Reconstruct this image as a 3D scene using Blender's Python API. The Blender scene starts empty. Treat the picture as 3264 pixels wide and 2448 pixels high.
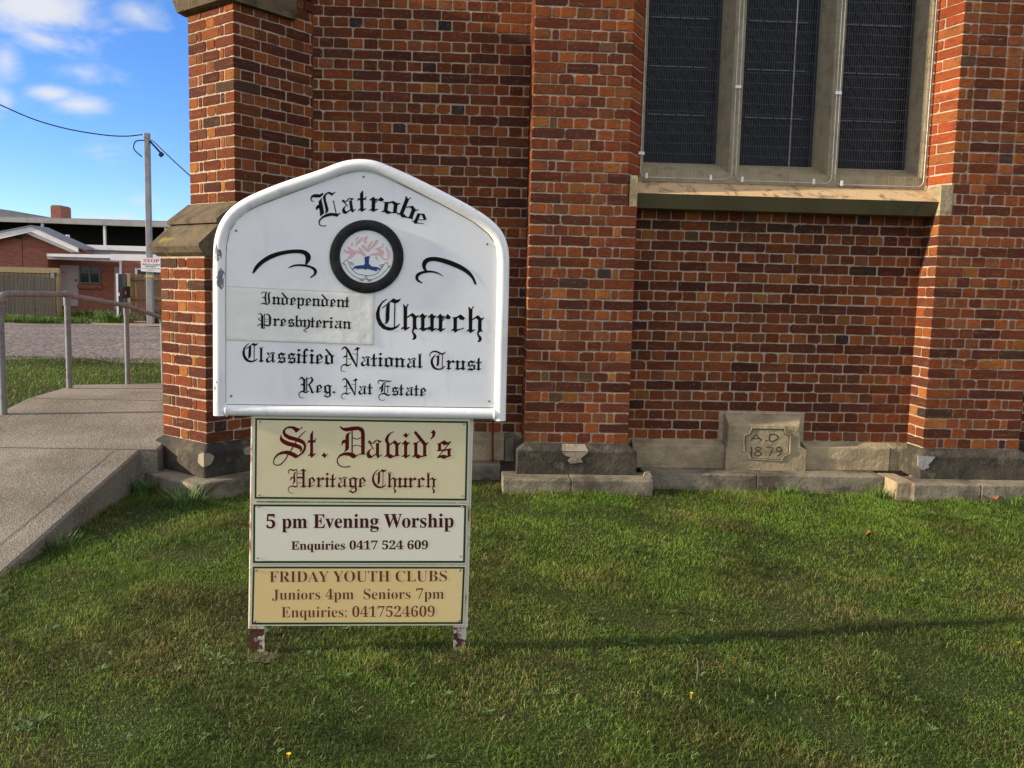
import bpy, bmesh, math, random
import numpy as np
from mathutils import Vector, Matrix

sc = bpy.context.scene
RAD = math.radians
rng = np.random.default_rng(7)
random.seed(7)

# ------------------------------------------------------------------ camera
W, H, F = 3264.0, 2448.0, 2820.0
YAW, PITCH, ROLL = RAD(2.966), RAD(-6.057), RAD(1.3596)
CAM = np.array([0.0, 0.0, 1.6])
_f = np.array([math.sin(YAW)*math.cos(PITCH), math.cos(YAW)*math.cos(PITCH), math.sin(PITCH)])
_r = np.array([math.cos(YAW), -math.sin(YAW), 0.0])
_u = np.cross(_r, _f)
RIGHT = math.cos(ROLL)*_r + math.sin(ROLL)*_u
UP = -math.sin(ROLL)*_r + math.cos(ROLL)*_u
cd = bpy.data.cameras.new('camera')
cd.sensor_width = 36.0
cd.lens = 36.0*F/W
cd.clip_start, cd.clip_end = 0.05, 2000.0
cam = bpy.data.objects.new('camera', cd)
sc.collection.objects.link(cam)
M = Matrix((RIGHT, UP, -_f)).transposed().to_4x4()
M.translation = Vector(CAM)
cam.matrix_world = M
sc.camera = cam

# ------------------------------------------------------------------ light
SUN_DIR = np.array([1.0, 0.12, -0.32]); SUN_DIR /= np.linalg.norm(SUN_DIR)   # way the light travels
SUN_EL = math.asin(-SUN_DIR[2])
SUN_AZ = math.atan2(-SUN_DIR[0], -SUN_DIR[1])
sd = bpy.data.lights.new('sun', 'SUN')
sd.energy, sd.angle, sd.color = 3.0, RAD(1.4), (1.0, 0.84, 0.62)
sun = bpy.data.objects.new('sun', sd)
sc.collection.objects.link(sun)
sun.rotation_euler = Vector(SUN_DIR).to_track_quat('-Z', 'Y').to_euler()
SKY_STRENGTH, EXPOSURE = 0.088, 1.40
sc.view_settings.view_transform = 'Standard'
sc.view_settings.look = 'None'
sc.view_settings.exposure = EXPOSURE
sc.view_settings.gamma = 1.0
sc.view_settings.use_curve_mapping = False


def ray(x, y):
    return RIGHT*(x-W/2)/F - UP*(y-H/2)/F + _f


def at(x, y, Y):
    """world point seen at photo position (x, y) on the upright plane Y"""
    d = ray(x, y)
    return CAM + d*(Y-CAM[1])/d[1]


def node(nt, t, loc=None, **kw):
    n = nt.nodes.new(t)
    for k, v in kw.items():
        setattr(n, k, v)
    return n


def math_node(nt, op, a, b=None, clamp=False):
    n = nt.nodes.new('ShaderNodeMath')
    n.operation = op
    n.use_clamp = clamp
    for i, v in enumerate((a, b)):
        if v is None:
            continue
        if isinstance(v, (int, float)):
            n.inputs[i].default_value = v
        else:
            nt.links.new(v, n.inputs[i])
    return n.outputs[0]


def build_world():
    w = bpy.data.worlds.new('World')
    sc.world = w
    w.use_nodes = True
    nt = w.node_tree
    nt.nodes.clear()
    L = nt.links.new
    out = node(nt, 'ShaderNodeOutputWorld')
    bg = node(nt, 'ShaderNodeBackground')
    bg.inputs['Strength'].default_value = SKY_STRENGTH
    sky = node(nt, 'ShaderNodeTexSky')
    sky.sky_type = 'NISHITA'
    sky.sun_disc = False
    sky.sun_elevation = SUN_EL
    sky.sun_rotation = SUN_AZ
    sky.air_density = 0.75
    sky.dust_density = 0.0
    sky.ozone_density = 3.5
    tc = node(nt, 'ShaderNodeTexCoord')
    sep = node(nt, 'ShaderNodeSeparateXYZ')
    L(tc.outputs['Generated'], sep.inputs[0])
    az = math_node(nt, 'ARCTAN2', sep.outputs[0], sep.outputs[1])
    el = math_node(nt, 'ARCSINE', sep.outputs[2])
    comb = node(nt, 'ShaderNodeCombineXYZ')
    L(math_node(nt, 'MULTIPLY', az, 1.0), comb.inputs[0])
    L(math_node(nt, 'MULTIPLY', el, 2.1), comb.inputs[1])
    nz = node(nt, 'ShaderNodeTexNoise')
    nz.inputs['Scale'].default_value = 12.0
    nz.inputs['Detail'].default_value = 9.0
    nz.inputs['Roughness'].default_value = 0.60
    nz.inputs['Distortion'].default_value = 0.4
    L(comb.outputs[0], nz.inputs['Vector'])
    # single clouds: azimuth, elevation, half width, half height, density
    dens = None
    clouds = []
    for (x, y, wx, wy, k) in CLOUDS:
        d = ray(x, y)
        d = d/np.linalg.norm(d)
        clouds.append((math.atan2(d[0], d[1]), math.asin(d[2]), wx/F, wy/F, k))
    for a, e, wx, wy, k in clouds:
        da = math_node(nt, 'DIVIDE', math_node(nt, 'SUBTRACT', az, a), wx)
        de = math_node(nt, 'DIVIDE', math_node(nt, 'SUBTRACT', el, e), wy)
        r2 = math_node(nt, 'ADD', math_node(nt, 'MULTIPLY', da, da), math_node(nt, 'MULTIPLY', de, de))
        f = math_node(nt, 'MULTIPLY', math_node(nt, 'SUBTRACT', 1.0, math_node(nt, 'SQRT', r2)), k)
        dens = f if dens is None else math_node(nt, 'MAXIMUM', dens, f)
    # unseen clouds out of view, added and brightened for white fill light
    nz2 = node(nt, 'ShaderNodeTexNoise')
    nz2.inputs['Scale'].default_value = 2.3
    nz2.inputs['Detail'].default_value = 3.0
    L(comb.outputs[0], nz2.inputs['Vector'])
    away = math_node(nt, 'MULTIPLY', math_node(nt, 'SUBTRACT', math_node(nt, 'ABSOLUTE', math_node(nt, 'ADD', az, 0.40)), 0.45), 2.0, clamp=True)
    fill_clouds = math_node(nt, 'SUBTRACT', math_node(nt, 'MULTIPLY', math_node(nt, 'MULTIPLY', nz2.outputs['Fac'], 1.7), away), 0.05)
    dens = math_node(nt, 'MAXIMUM', dens, fill_clouds)
    m = math_node(nt, 'ADD', dens, math_node(nt, 'MULTIPLY', math_node(nt, 'SUBTRACT', nz.outputs['Fac'], 0.5), 2.0))
    mr = node(nt, 'ShaderNodeMapRange')
    mr.interpolation_type = 'SMOOTHSTEP'
    mr.inputs['From Min'].default_value = 0.0
    mr.inputs['From Max'].default_value = 1.15
    L(m, mr.inputs['Value'])
    cov = math_node(nt, 'MULTIPLY', mr.outputs['Result'], 0.92)
    mix = node(nt, 'ShaderNodeMix', data_type='RGBA')
    L(cov, mix.inputs['Factor'])
    hsv = node(nt, 'ShaderNodeHueSaturation')
    hsv.inputs['Saturation'].default_value = 1.15
    hsv.inputs['Value'].default_value = 1.0
    L(sky.outputs['Color'], hsv.inputs['Color'])
    tint = node(nt, 'ShaderNodeMix', data_type='RGBA', blend_type='MULTIPLY')
    tint.inputs['Factor'].default_value = 1.0
    L(hsv.outputs['Color'], tint.inputs['A'])
    tint.inputs['B'].default_value = (.96, .90, 1.05, 1)
    L(tint.outputs['Result'], mix.inputs['A'])
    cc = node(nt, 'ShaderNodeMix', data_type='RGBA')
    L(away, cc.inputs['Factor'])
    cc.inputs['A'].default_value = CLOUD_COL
    cc.inputs['B'].default_value = CLOUD_FILL
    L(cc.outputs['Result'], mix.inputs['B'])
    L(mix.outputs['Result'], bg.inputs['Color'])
    L(bg.outputs[0], out.inputs[0])


CLOUD_COL = (3.6, 3.65, 3.8, 1.0)
CLOUD_FILL = (5.4, 5.25, 5.0, 1.0)  # unseen fill clouds, brighter than those in view
CLOUDS = [(120, 20, 210, 90, 1.2), (235, 62, 130, 60, 0.75), (150, 130, 230, 70, 0.62), (440, 40, 110, 70, 0.55),
          (20, 190, 70, 95, 0.9), (250, 225, 160, 45, 0.5), (160, 296, 95, 34, 1.15), (255, 335, 110, 45, 1.05), (10, 310, 50, 55, 0.75),
          (370, 100, 60, 25, 0.4), (62, 605, 70, 20, 0.3), (435, 640, 70, 18, 0.3), (330, 692, 60, 22, 0.7), (395, 697, 60, 22, 0.75), (-250, 250, 300, 200, 0.8)]
build_world()

# ------------------------------------------------------------------ helpers
COL = sc.collection


def tag(o, label=None, cat=None, group=None, kind=None):
    if label: o['label'] = label
    if cat: o['category'] = cat
    if group: o['group'] = group
    if kind: o['kind'] = kind
    return o


def empty(name, loc, label=None, cat=None, group=None):
    o = bpy.data.objects.new(name, None)
    o.empty_display_size = 0.2
    o.location = Vector(loc)
    COL.objects.link(o)
    return tag(o, label, cat, group)


class MB:
    """collects faces for ONE mesh"""
    def __init__(s):
        s.v, s.f, s.mi, s.col = [], [], [], []

    def add(s, verts, faces, mi=0, col=None):
        b = len(s.v)
        s.v.extend([tuple(map(float, p)) for p in verts])
        for f in faces:
            s.f.append([b+i for i in f])
            s.mi.append(mi)
            s.col.append(col if col is not None else (1, 1, 1))
        return s

    def box(s, a, b, mi=0, col=None):
        x0, y0, z0 = a; x1, y1, z1 = b
        v = [(x0, y0, z0), (x1, y0, z0), (x1, y1, z0), (x0, y1, z0), (x0, y0, z1), (x1, y0, z1), (x1, y1, z1), (x0, y1, z1)]
        return s.add(v, [(0, 3, 2, 1), (4, 5, 6, 7), (0, 1, 5, 4), (1, 2, 6, 5), (2, 3, 7, 6), (3, 0, 4, 7)], mi, col)

    def prism(s, poly, vec, mi=0, caps=(True, True), col=None):
        """poly: 3D loop, extruded by vec"""
        n = len(poly)
        p = [np.array(q, float) for q in poly]
        v = p+[q+np.array(vec, float) for q in p]
        f = [(i, (i+1) % n, n+(i+1) % n, n+i) for i in range(n)]
        if caps[0]: f.append(tuple(range(n-1, -1, -1)))
        if caps[1]: f.append(tuple(range(n, 2*n)))
        return s.add(v, f, mi, col)

    def loft(s, rings, closed=True, caps=True, mi=0, col=None):
        n = len(rings[0])
        v = [p for r in rings for p in r]
        f = []
        for k in range(len(rings)-1):
            for i in range(n if closed else n-1):
                j = (i+1) % n
                f.append((k*n+i, k*n+j, (k+1)*n+j, (k+1)*n+i))
        if caps and closed:
            f.append(tuple(range(n-1, -1, -1)))
            b = (len(rings)-1)*n
            f.append(tuple(b+i for i in range(n)))
        return s.add(v, f, mi, col)

    def tube(s, path, r, seg=8, caps=True, mi=0, closed=False, col=None):
        P = [np.array(p, float) for p in path]
        n = len(P)
        rs = r if hasattr(r, '__len__') else [r]*n
        rings = []
        up = None
        for i in range(n):
            if closed:
                t = P[(i+1) % n]-P[i-1]
            else:
                t = P[min(i+1, n-1)]-P[max(i-1, 0)]
            t = t/np.linalg.norm(t)
            if up is None:
                a = np.array([0, 0, 1.0]) if abs(t[2]) < 0.9 else np.array([0, 1.0, 0])
                up = np.cross(np.cross(t, a), t)
            up = up-t*(up@t)
            up /= np.linalg.norm(up)
            sd_ = np.cross(t, up)
            # widen at bends so that the section stays round
            rings.append([P[i]+rs[i]*(math.cos(2*math.pi*k/seg)*up+math.sin(2*math.pi*k/seg)*sd_) for k in range(seg)])
        if closed:
            rings.append(rings[0])
            return s.loft(rings, True, False, mi, col)
        return s.loft(rings, True, caps, mi, col)

    def build(s, name, mats, parent=None, smooth=False, angle=None, attr=False):
        me = bpy.data.meshes.new(name)
        me.from_pydata(s.v, [], s.f)
        mats = mats if isinstance(mats, (list, tuple)) else [mats]
        for m in mats:
            me.materials.append(m)
        if len(mats) > 1:
            me.polygons.foreach_set('material_index', np.array(s.mi, dtype=np.int32))
        if attr:
            a = me.attributes.new('tone', 'FLOAT_COLOR', 'FACE')
            c = np.ones((len(s.f), 4), dtype=np.float32)
            c[:, :3] = np.array(s.col, dtype=np.float32)
            a.data.foreach_set('color', c.ravel())
        if smooth:
            me.polygons.foreach_set('use_smooth', np.ones(len(s.f), dtype=bool))
            if angle is not None:
                try:
                    me.set_sharp_from_angle(angle=angle)
                except Exception:
                    pass
        me.validate()
        if not attr:
            bm = bmesh.new()
            bm.from_mesh(me)
            bmesh.ops.recalc_face_normals(bm, faces=bm.faces)
            bm.to_mesh(me)
            bm.free()
        me.update()
        o = bpy.data.objects.new(name, me)
        COL.objects.link(o)
        if parent is not None:
            o.parent = parent
            if parent.type == 'EMPTY':
                o.matrix_parent_inverse = Matrix.Translation(-Vector(parent.location))
        return o


def catmull(pts, sub=4, closed=False):
    P = [np.array(p, float) for p in pts]
    n = len(P)
    if n < 3:
        return P
    out = []
    rngi = range(n) if closed else range(n-1)
    for i in rngi:
        if closed:
            a, b, c, d = P[i-1], P[i], P[(i+1) % n], P[(i+2) % n]
        else:
            b, c = P[i], P[i+1]
            a = P[i-1] if i > 0 else 2*b-c
            d = P[i+2] if i+2 < n else 2*c-b
        for k in range(sub):
            t = k/sub
            out.append(0.5*((2*b)+(-a+c)*t+(2*a-5*b+4*c-d)*t*t+(-a+3*b-3*c+d)*t**3))
    if not closed:
        out.append(P[-1])
    return out


# ------------------------------------------------------------------ materials
def mat(name, base, rough=0.8, spec=0.3, metal=0.0, noise=None, bump=None, attr=False, fine=None, coat=0.0):
    """noise: list of (scale, detail, colour, lo, hi) mixed over the base; bump: list of (scale, distance)"""
    m = bpy.data.materials.new(name)
    m.use_nodes = True
    nt = m.node_tree
    L = nt.links.new
    bs = nt.nodes['Principled BSDF']
    bs.inputs['Roughness'].default_value = rough
    bs.inputs['Specular IOR Level'].default_value = spec
    bs.inputs['Metallic'].default_value = metal
    if coat:
        bs.inputs['Coat Weight'].default_value = coat
        bs.inputs['Coat Roughness'].default_value = 0.15
    tc = node(nt, 'ShaderNodeTexCoord')
    src = None
    if attr:
        a = node(nt, 'ShaderNodeAttribute')
        a.attribute_name = 'tone'
        src = a.outputs['Color']
    for i, (scale, detail, colour, lo, hi, *rest) in enumerate(noise or []):
        nz = node(nt, 'ShaderNodeTexNoise')
        nz.inputs['Scale'].default_value = scale
        nz.inputs['Detail'].default_value = detail
        nz.inputs['Roughness'].default_value = 0.6
        vec = tc.outputs['Object']
        if rest and rest[0] is not None:
            mp = node(nt, 'ShaderNodeMapping')
            mp.inputs['Scale'].default_value = rest[0]
            mp.inputs['Location'].default_value = (i*3.1, i*1.7, i*2.3)
            L(vec, mp.inputs['Vector'])
            vec = mp.outputs['Vector']
        L(vec, nz.inputs['Vector'])
        mr = node(nt, 'ShaderNodeMapRange')
        mr.inputs['From Min'].default_value = lo
        mr.inputs['From Max'].default_value = hi
        mr.inputs['To Max'].default_value = rest[1] if len(rest) > 1 else 1.0
        L(nz.outputs['Fac'], mr.inputs['Value'])
        mx = node(nt, 'ShaderNodeMix', data_type='RGBA')
        if len(rest) > 2:
            mx.blend_type = rest[2]
        L(mr.outputs['Result'], mx.inputs['Factor'])
        if src is None:
            mx.inputs['A'].default_value = (*base, 1)
        else:
            L(src, mx.inputs['A'])
        mx.inputs['B'].default_value = (*colour, 1)
        src = mx.outputs['Result']
    if src is None:
        bs.inputs['Base Color'].default_value = (*base, 1)
    else:
        L(src, bs.inputs['Base Color'])
    prev = None
    for scale, dist in (bump or []):
        nz = node(nt, 'ShaderNodeTexNoise')
        nz.inputs['Scale'].default_value = scale
        nz.inputs['Detail'].default_value = 6.0
        L(tc.outputs['Object'], nz.inputs['Vector'])
        bp = node(nt, 'ShaderNodeBump')
        bp.inputs['Strength'].default_value = 1.0
        bp.inputs['Distance'].default_value = dist
        L(nz.outputs['Fac'], bp.inputs['Height'])
        if prev is not None:
            L(prev, bp.inputs['Normal'])
        prev = bp.outputs['Normal']
    if prev is not None:
        L(prev, bs.inputs['Normal'])
    return m


MT = {}
MT['brick'] = mat('brick', (.2, .06, .03), 0.95, 0.08, attr=True, noise=[
    (7, 3, (.060, .030, .024), .52, .74, (.8, .8, 1.2), .62),
    (11, 4, (.27, .085, .030), .55, .76, (.30, .30, 2.6), .50),
    (38, 5, (.050, .024, .018), .50, .72, (.5, .5, 1.6), .55),
    (24, 4, (.20, .125, .080), .62, .80, (1, 1, 1), .45),
    (60, 4, (.31, .22, .155), .61, .70, (1, 1, 1), .50),
    (230, 2, (.014, .009, .008), .66, .73, (1, 1, 1), .85)],
    bump=[(26, .004), (95, .0045), (300, .0016)])
MT['mortar'] = mat('mortar', (.48, .365, .272), 0.95, 0.1, noise=[(30, 5, (.31, .235, .172), .45, .7), (2.2, 5, (.27, .205, .15), .45, .68, (1, 1, 1), .7)], bump=[(160, .004)])
MT['plinth_dark'] = mat('weathered_stone', (.082, .070, .052), 0.92, 0.2, noise=[
    (3.0, 7, (.034, .031, .027), .40, .58), (9, 6, (.17, .145, .10), .56, .72, (1, 1, 1), .7), (55, 4, (.028, .025, .021), .52, .68, (1, 1, 1), .6), (150, 3, (.25, .215, .16), .66, .74, (1, 1, 1), .5)], bump=[(11, .020), (40, .008), (140, .005)])
MT['plinth_mid'] = mat('grey_stone', (.25, .215, .16), 0.92, 0.2, noise=[
    (3, 7, (.090, .078, .058), .42, .60), (16, 6, (.29, .25, .185), .54, .74, (1, 1, 1), .65), (70, 4, (.07, .060, .045), .55, .68, (1, 1, 1), .6), (6, 5, (.085, .085, .040), .60, .75, (1, 1, 1), .5), (170, 3, (.36, .32, .26), .66, .74, (1, 1, 1), .5)], bump=[(14, .016), (60, .006), (150, .005)])
MT['sandstone'] = mat('sandstone', (.37, .30, .19), 0.9, 0.2, noise=[
    (4, 7, (.20, .16, .10), .44, .66), (2.2, 4, (.44, .36, .22), .5, .7, (1, 1, 1), .5), (7, 6, (.12, .098, .065), .58, .74, (.5, 1, 2.2), .6), (60, 4, (.19, .145, .085), .56, .72, (1, 1, 1), .5), (170, 3, (.10, .08, .05), .64, .72, (1, 1, 1), .5)], bump=[(9, .020), (35, .008), (170, .003)])
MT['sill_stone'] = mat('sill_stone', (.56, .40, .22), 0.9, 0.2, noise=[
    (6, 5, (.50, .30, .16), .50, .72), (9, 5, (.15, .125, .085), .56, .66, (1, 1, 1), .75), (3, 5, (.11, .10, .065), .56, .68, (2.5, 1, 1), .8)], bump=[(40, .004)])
MT['sill_dark'] = mat('sill_dark', (.155, .130, .070), 0.95, 0.1, noise=[
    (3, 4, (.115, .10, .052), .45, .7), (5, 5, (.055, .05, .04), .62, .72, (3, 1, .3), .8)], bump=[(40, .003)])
MT['cap_stone'] = mat('cap_stone', (.135, .105, .066), 0.95, 0.15, noise=[
    (7, 6, (.062, .050, .036), .46, .66), (45, 4, (.27, .215, .13), .62, .72, (1, 1, 1), .7), (5, 5, (.27, .20, .035), .60, .70, (1, 1, 2.0), .75)], bump=[(30, .008), (160, .003)])
MT['window_stone'] = mat('window_stone', (.40, .335, .22), 0.92, 0.2, noise=[
    (9, 5, (.27, .22, .14), .48, .7), (3, 4, (.33, .28, .15), .55, .75), (70, 4, (.2, .165, .11), .6, .72, (1, 1, .2), .6)], bump=[(60, .003)])
MT['patch_render'] = mat('mortar_patch', (.29, .25, .19), 0.95, 0.1, noise=[(12, 6, (.16, .135, .10), .46, .7)], bump=[(50, .006)])
MT['carved'] = mat('carved_shadow', (.085, .066, .040), 0.95, 0.1)  # dark tone painting the shade and dirt of carved cuts
MT['pale_edge'] = mat('pale_edge', (.48, .40, .27), 0.95, 0.1)
MT['glass'] = mat('leaded_glass', (.004, .005, .010), 0.25, 0.16, noise=[(6, 4, (.010, .014, .024), .45, .7), (13, 3, (.006, .007, .03), .62, .72, (1, 1, 1), .8)], bump=[(25, .004)])
MT['lead'] = mat('lead', (.036, .039, .046), 0.8, 0.15)
MT['bar'] = mat('saddle_bar', (.10, .105, .12), 0.5, 0.5)
MT['wire'] = mat('wire', (.105, .103, .098), 0.55, 0.4, 0.2)
MT['galv'] = mat('galvanised', (.50, .485, .45), 0.45, 0.5, 0.2, noise=[(20, 4, (.28, .27, .25), .5, .7)])
MT['clip'] = mat('white_plastic', (.80, .80, .80), 0.5)
MT['white_paint'] = mat('white_paint', (.86, .86, .86), 0.38, 0.45, noise=[(3, 5, (.66, .68, .70), .5, .75), (8, 6, (.50, .49, .46), .56, .76, (2.5, 1, .6), .55), (45, 5, (.30, .29, .27), .67, .75, (1, 1, 1), .75), (160, 3, (.36, .33, .29), .70, .78, (1, 1, 1), .6)], bump=[(60, .0008)])
MT['bare_metal'] = mat('bare_metal', (.20, .205, .215), 0.5, 0.4, 0.2, noise=[(60, 4, (.12, .12, .13), .45, .7)])
MT['board'] = mat('board', (.89, .89, .895), 0.42, 0.4, noise=[(2.6, 5, (.78, .79, .815), .45, .72), (9, 6, (.66, .665, .68), .56, .80, (1.4, 1, .22), .6)])
MT['patch'] = mat('patch_film', (.85, .84, .79), 0.36, 0.45, noise=[(7, 4, (.76, .75, .70), .5, .75)], bump=[(9, .006)])
MT['seam'] = mat('board_gap', (.05, .05, .05), 0.9)
MT['ink'] = mat('black_ink', (.009, .008, .008), 0.7, 0.1)
MT['maroon'] = mat('maroon_ink', (.095, .006, .007), 0.7, 0.1)
MT['brown_ink'] = mat('brown_ink', (.070, .009, .007), 0.7, 0.1)
MT['rubber'] = mat('black_ring', (.008, .0085, .010), 0.5, 0.22, noise=[(12, 5, (.03, .03, .034), .55, .75)], bump=[(20, .003)])
MT['rust'] = mat('rust', (.16, .05, .02), 0.9, 0.2, noise=[(40, 5, (.06, .022, .015), .45, .65), (110, 3, (.30, .11, .03), .6, .72)], bump=[(120, .003)])
MT['disc'] = mat('emblem_disc', (.84, .86, .85), 0.4, 0.4)
MT['pink'] = mat('pink_ink', (.80, .47, .46), 0.5)
MT['pink_pale'] = mat('pale_pink_ink', (.74, .47, .46), 0.5)
MT['blue'] = mat('blue_ink', (.018, .055, .20), 0.5)
MT['cream'] = mat('cream_panel', (.72, .64, .40), 0.42, 0.4, noise=[(4, 5, (.67, .595, .365), .5, .75)])
MT['ivory'] = mat('ivory_panel', (.82, .775, .635), 0.42, 0.4, noise=[(4, 5, (.78, .735, .595), .5, .75)])
MT['tan'] = mat('tan_panel', (.80, .595, .265), 0.42, 0.4, noise=[(3, 5, (.82, .65, .34), .5, .75)])
MT['panel_edge'] = mat('panel_edge', (.62, .585, .44), 0.5)
MT['green'] = mat('green_border', (.008, .042, .018), 0.45)
MT['post'] = mat('rusty_post', (.72, .66, .54), 0.6, 0.35, noise=[(20, 6, (.33, .13, .035), .53, .66, (1, 1, .5)), (75, 4, (.10, .04, .02), .62, .74, (1, 1, .6), .8)], bump=[(90, .002)])
MT['stake'] = mat('peeling_stake', (.60, .53, .46), 0.85, 0.25, noise=[(14, 6, (.085, .035, .022), .50, .55), (60, 4, (.30, .13, .05), .6, .7, (1, 1, 1), .8)], bump=[(70, .004)])
MT['screw'] = mat('screw', (.38, .36, .33), 0.4, 0.5, 0.7)
MT['concrete'] = mat('concrete', (.29, .262, .215), 0.95, 0.15, noise=[(1.1, 7, (.165, .143, .110), .40, .66), (55, 5, (.46, .41, .33), .54, .70, (1, 1, 1), .6), (75, 4, (.085, .075, .06), .53, .65, (1, 1, 1), .65)], bump=[(90, .012), (25, .008)])
MT['concrete_joint'] = mat('concrete_joint', (.10, .088, .07), 0.95)
MT['gravel'] = mat('gravel', (.18, .16, .15), 0.95, 0.15, noise=[(.5, 6, (.27, .215, .185), .46, .68, (.4, 1.2, 1)), (7, 5, (.085, .074, .068), .48, .66, (1, 1, 1), .85), (16, 4, (.40, .34, .29), .58, .70, (1, 1, 1), .8)], bump=[(9, .10), (3, .12)])
MT['soil'] = mat('lawn_soil', (.045, .055, .018), 0.97, 0.1, noise=[(3, 6, (.07, .06, .026), .48, .68), (40, 5, (.025, .03, .010), .5, .7)], bump=[(60, .02)])
MT['pipe'] = mat('handrail_steel', (.19, .20, .215), 0.55, 0.4, 0.1, noise=[(14, 5, (.12, .12, .12), .48, .7)], bump=[(120, .001)])
MT['steel_pole'] = mat('pole_steel', (.27, .275, .29), 0.6, 0.4, 0.3, noise=[(3, 4, (.20, .205, .22), .45, .7)])
MT['cable'] = mat('cable', (.02, .022, .03), 0.7)
MT['white_trim'] = mat('white_trim', (.80, .79, .80), 0.6, noise=[(1.5, 5, (.64, .62, .62), .5, .75)])
MT['grey_trim'] = mat('grey_trim', (.40, .385, .365), 0.7, noise=[(1.2, 5, (.27, .26, .25), .5, .75)])
MT['roof_grey'] = mat('roof_grey', (.22, .22, .23), 0.8, noise=[(2, 4, (.16, .16, .17), .45, .7)])
MT['dark'] = mat('dark_board', (.012, .012, .014), 0.9)
MT['pale_door'] = mat('pale_door', (.46, .40, .385), 0.6)
MT['dark_glass'] = mat('dark_glass', (.02, .022, .022), 0.15, 0.5)
MT['fence_grey'] = mat('fence_grey', (.13, .115, .095), 0.9, noise=[(9, 4, (.08, .072, .062), .45, .7, (8, 1, .4))])
MT['fence_new'] = mat('fence_new', (.36, .275, .155), 0.85, noise=[(6, 4, (.27, .20, .11), .45, .7, (6, 1, .5))])
MT['fence_brown'] = mat('fence_brown', (.24, .155, .085), 0.9, noise=[(6, 4, (.15, .095, .055), .45, .7, (6, 1, .5))])
MT['charcoal'] = mat('charcoal_metal', (.05, .052, .06), 0.6)
MT['far_brick'] = None
MT['sign_white'] = mat('sign_white', (.78, .78, .80), 0.5)
MT['sign_red'] = mat('sign_red', (.55, .05, .03), 0.5)
MT['yellow_tape'] = mat('yellow_tape', (.65, .48, .05), 0.5)
MT['weed'] = mat('weed_leaf', (.07, .15, .03), 0.7, 0.3, attr=True)
MT['yellow'] = mat('yellow_petal', (.85, .52, .02), 0.6)
MT['dry_leaf'] = mat('dry_leaf', (.26, .11, .045), 0.8, noise=[(30, 4, (.16, .06, .03), .45, .7)])


def far_brick(name, c1, c2, mortar, w, h):
    m = bpy.data.materials.new(name)
    m.use_nodes = True
    nt = m.node_tree
    bs = nt.nodes['Principled BSDF']
    bs.inputs['Roughness'].default_value = 0.9
    tc = node(nt, 'ShaderNodeTexCoord')
    sp = node(nt, 'ShaderNodeSeparateXYZ')
    nt.links.new(tc.outputs['Object'], sp.inputs[0])
    cb = node(nt, 'ShaderNodeCombineXYZ')
    nt.links.new(math_node(nt, 'ADD', sp.outputs[0], sp.outputs[1]), cb.inputs[0])
    nt.links.new(sp.outputs[2], cb.inputs[1])
    bt = node(nt, 'ShaderNodeTexBrick')
    bt.inputs['Scale'].default_value = 1.0
    bt.inputs['Brick Width'].default_value = w
    bt.inputs['Row Height'].default_value = h
    bt.inputs['Mortar Size'].default_value = 0.008
    bt.inputs['Color1'].default_value = (*c1, 1)
    bt.inputs['Color2'].default_value = (*c2, 1)
    bt.inputs['Mortar'].default_value = (*mortar, 1)
    nt.links.new(cb.outputs[0], bt.inputs['Vector'])
    nt.links.new(bt.outputs['Color'], bs.inputs['Base Color'])
    return m


MT['far_brick'] = far_brick('red_brickwork', (.36, .11, .065), (.25, .075, .05), (.25, .16, .12), .24, .086)
MT['side_brick'] = far_brick('church_brickwork', (.25, .07, .035), (.13, .045, .03), (.42, .34, .26), .24, .0834)

# ------------------------------------------------------------------ ground
def ground_z(x, y):
    """gentle swell of the lawn"""
    return 0.018*np.sin(x*1.3+0.4)*np.sin(y*0.9+1.0)


def grid_sheet(name, x0, x1, y0, y1, nx, ny, zf, material, kind='structure'):
    xs, ys = np.linspace(x0, x1, nx), np.linspace(y0, y1, ny)
    X, Y = np.meshgrid(xs, ys)
    Z = zf(X, Y)
    v = np.stack([X.ravel(), Y.ravel(), Z.ravel()], 1)
    mb = MB()
    f = [(j*nx+i, j*nx+i+1, (j+1)*nx+i+1, (j+1)*nx+i) for j in range(ny-1) for i in range(nx-1)]
    mb.add(v, f)
    o = mb.build(name, material, smooth=True)
    return tag(o, kind=kind)


def far_ground():
    mb = MB()
    # one sheet to the horizon, with the lawn's finer sheet set in its place
    x0, x1, y0, y1, R = -14.0, 14.0, -4.0, 12.0, 900.0
    v = [(-R, -R, 0), (R, -R, 0), (R, R, 0), (-R, R, 0), (x0, y0, 0), (x1, y0, 0), (x1, y1, 0), (x0, y1, 0)]
    mb.add(v, [(0, 1, 5, 4), (1, 2, 6, 5), (2, 3, 7, 6), (3, 0, 4, 7)])
    tag(mb.build('ground', MT['soil']), kind='structure')


far_ground()


def lawn_z(X, Y):
    z = ground_z(X, Y)
    edge = np.minimum(np.minimum(X+14, 14-X), np.minimum(Y+4, 12-Y))
    return z*np.clip(edge/2, 0, 1)


grid_sheet('lawn', -14, 14, -4, 12, 113, 65, lawn_z, MT['soil'])


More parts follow.
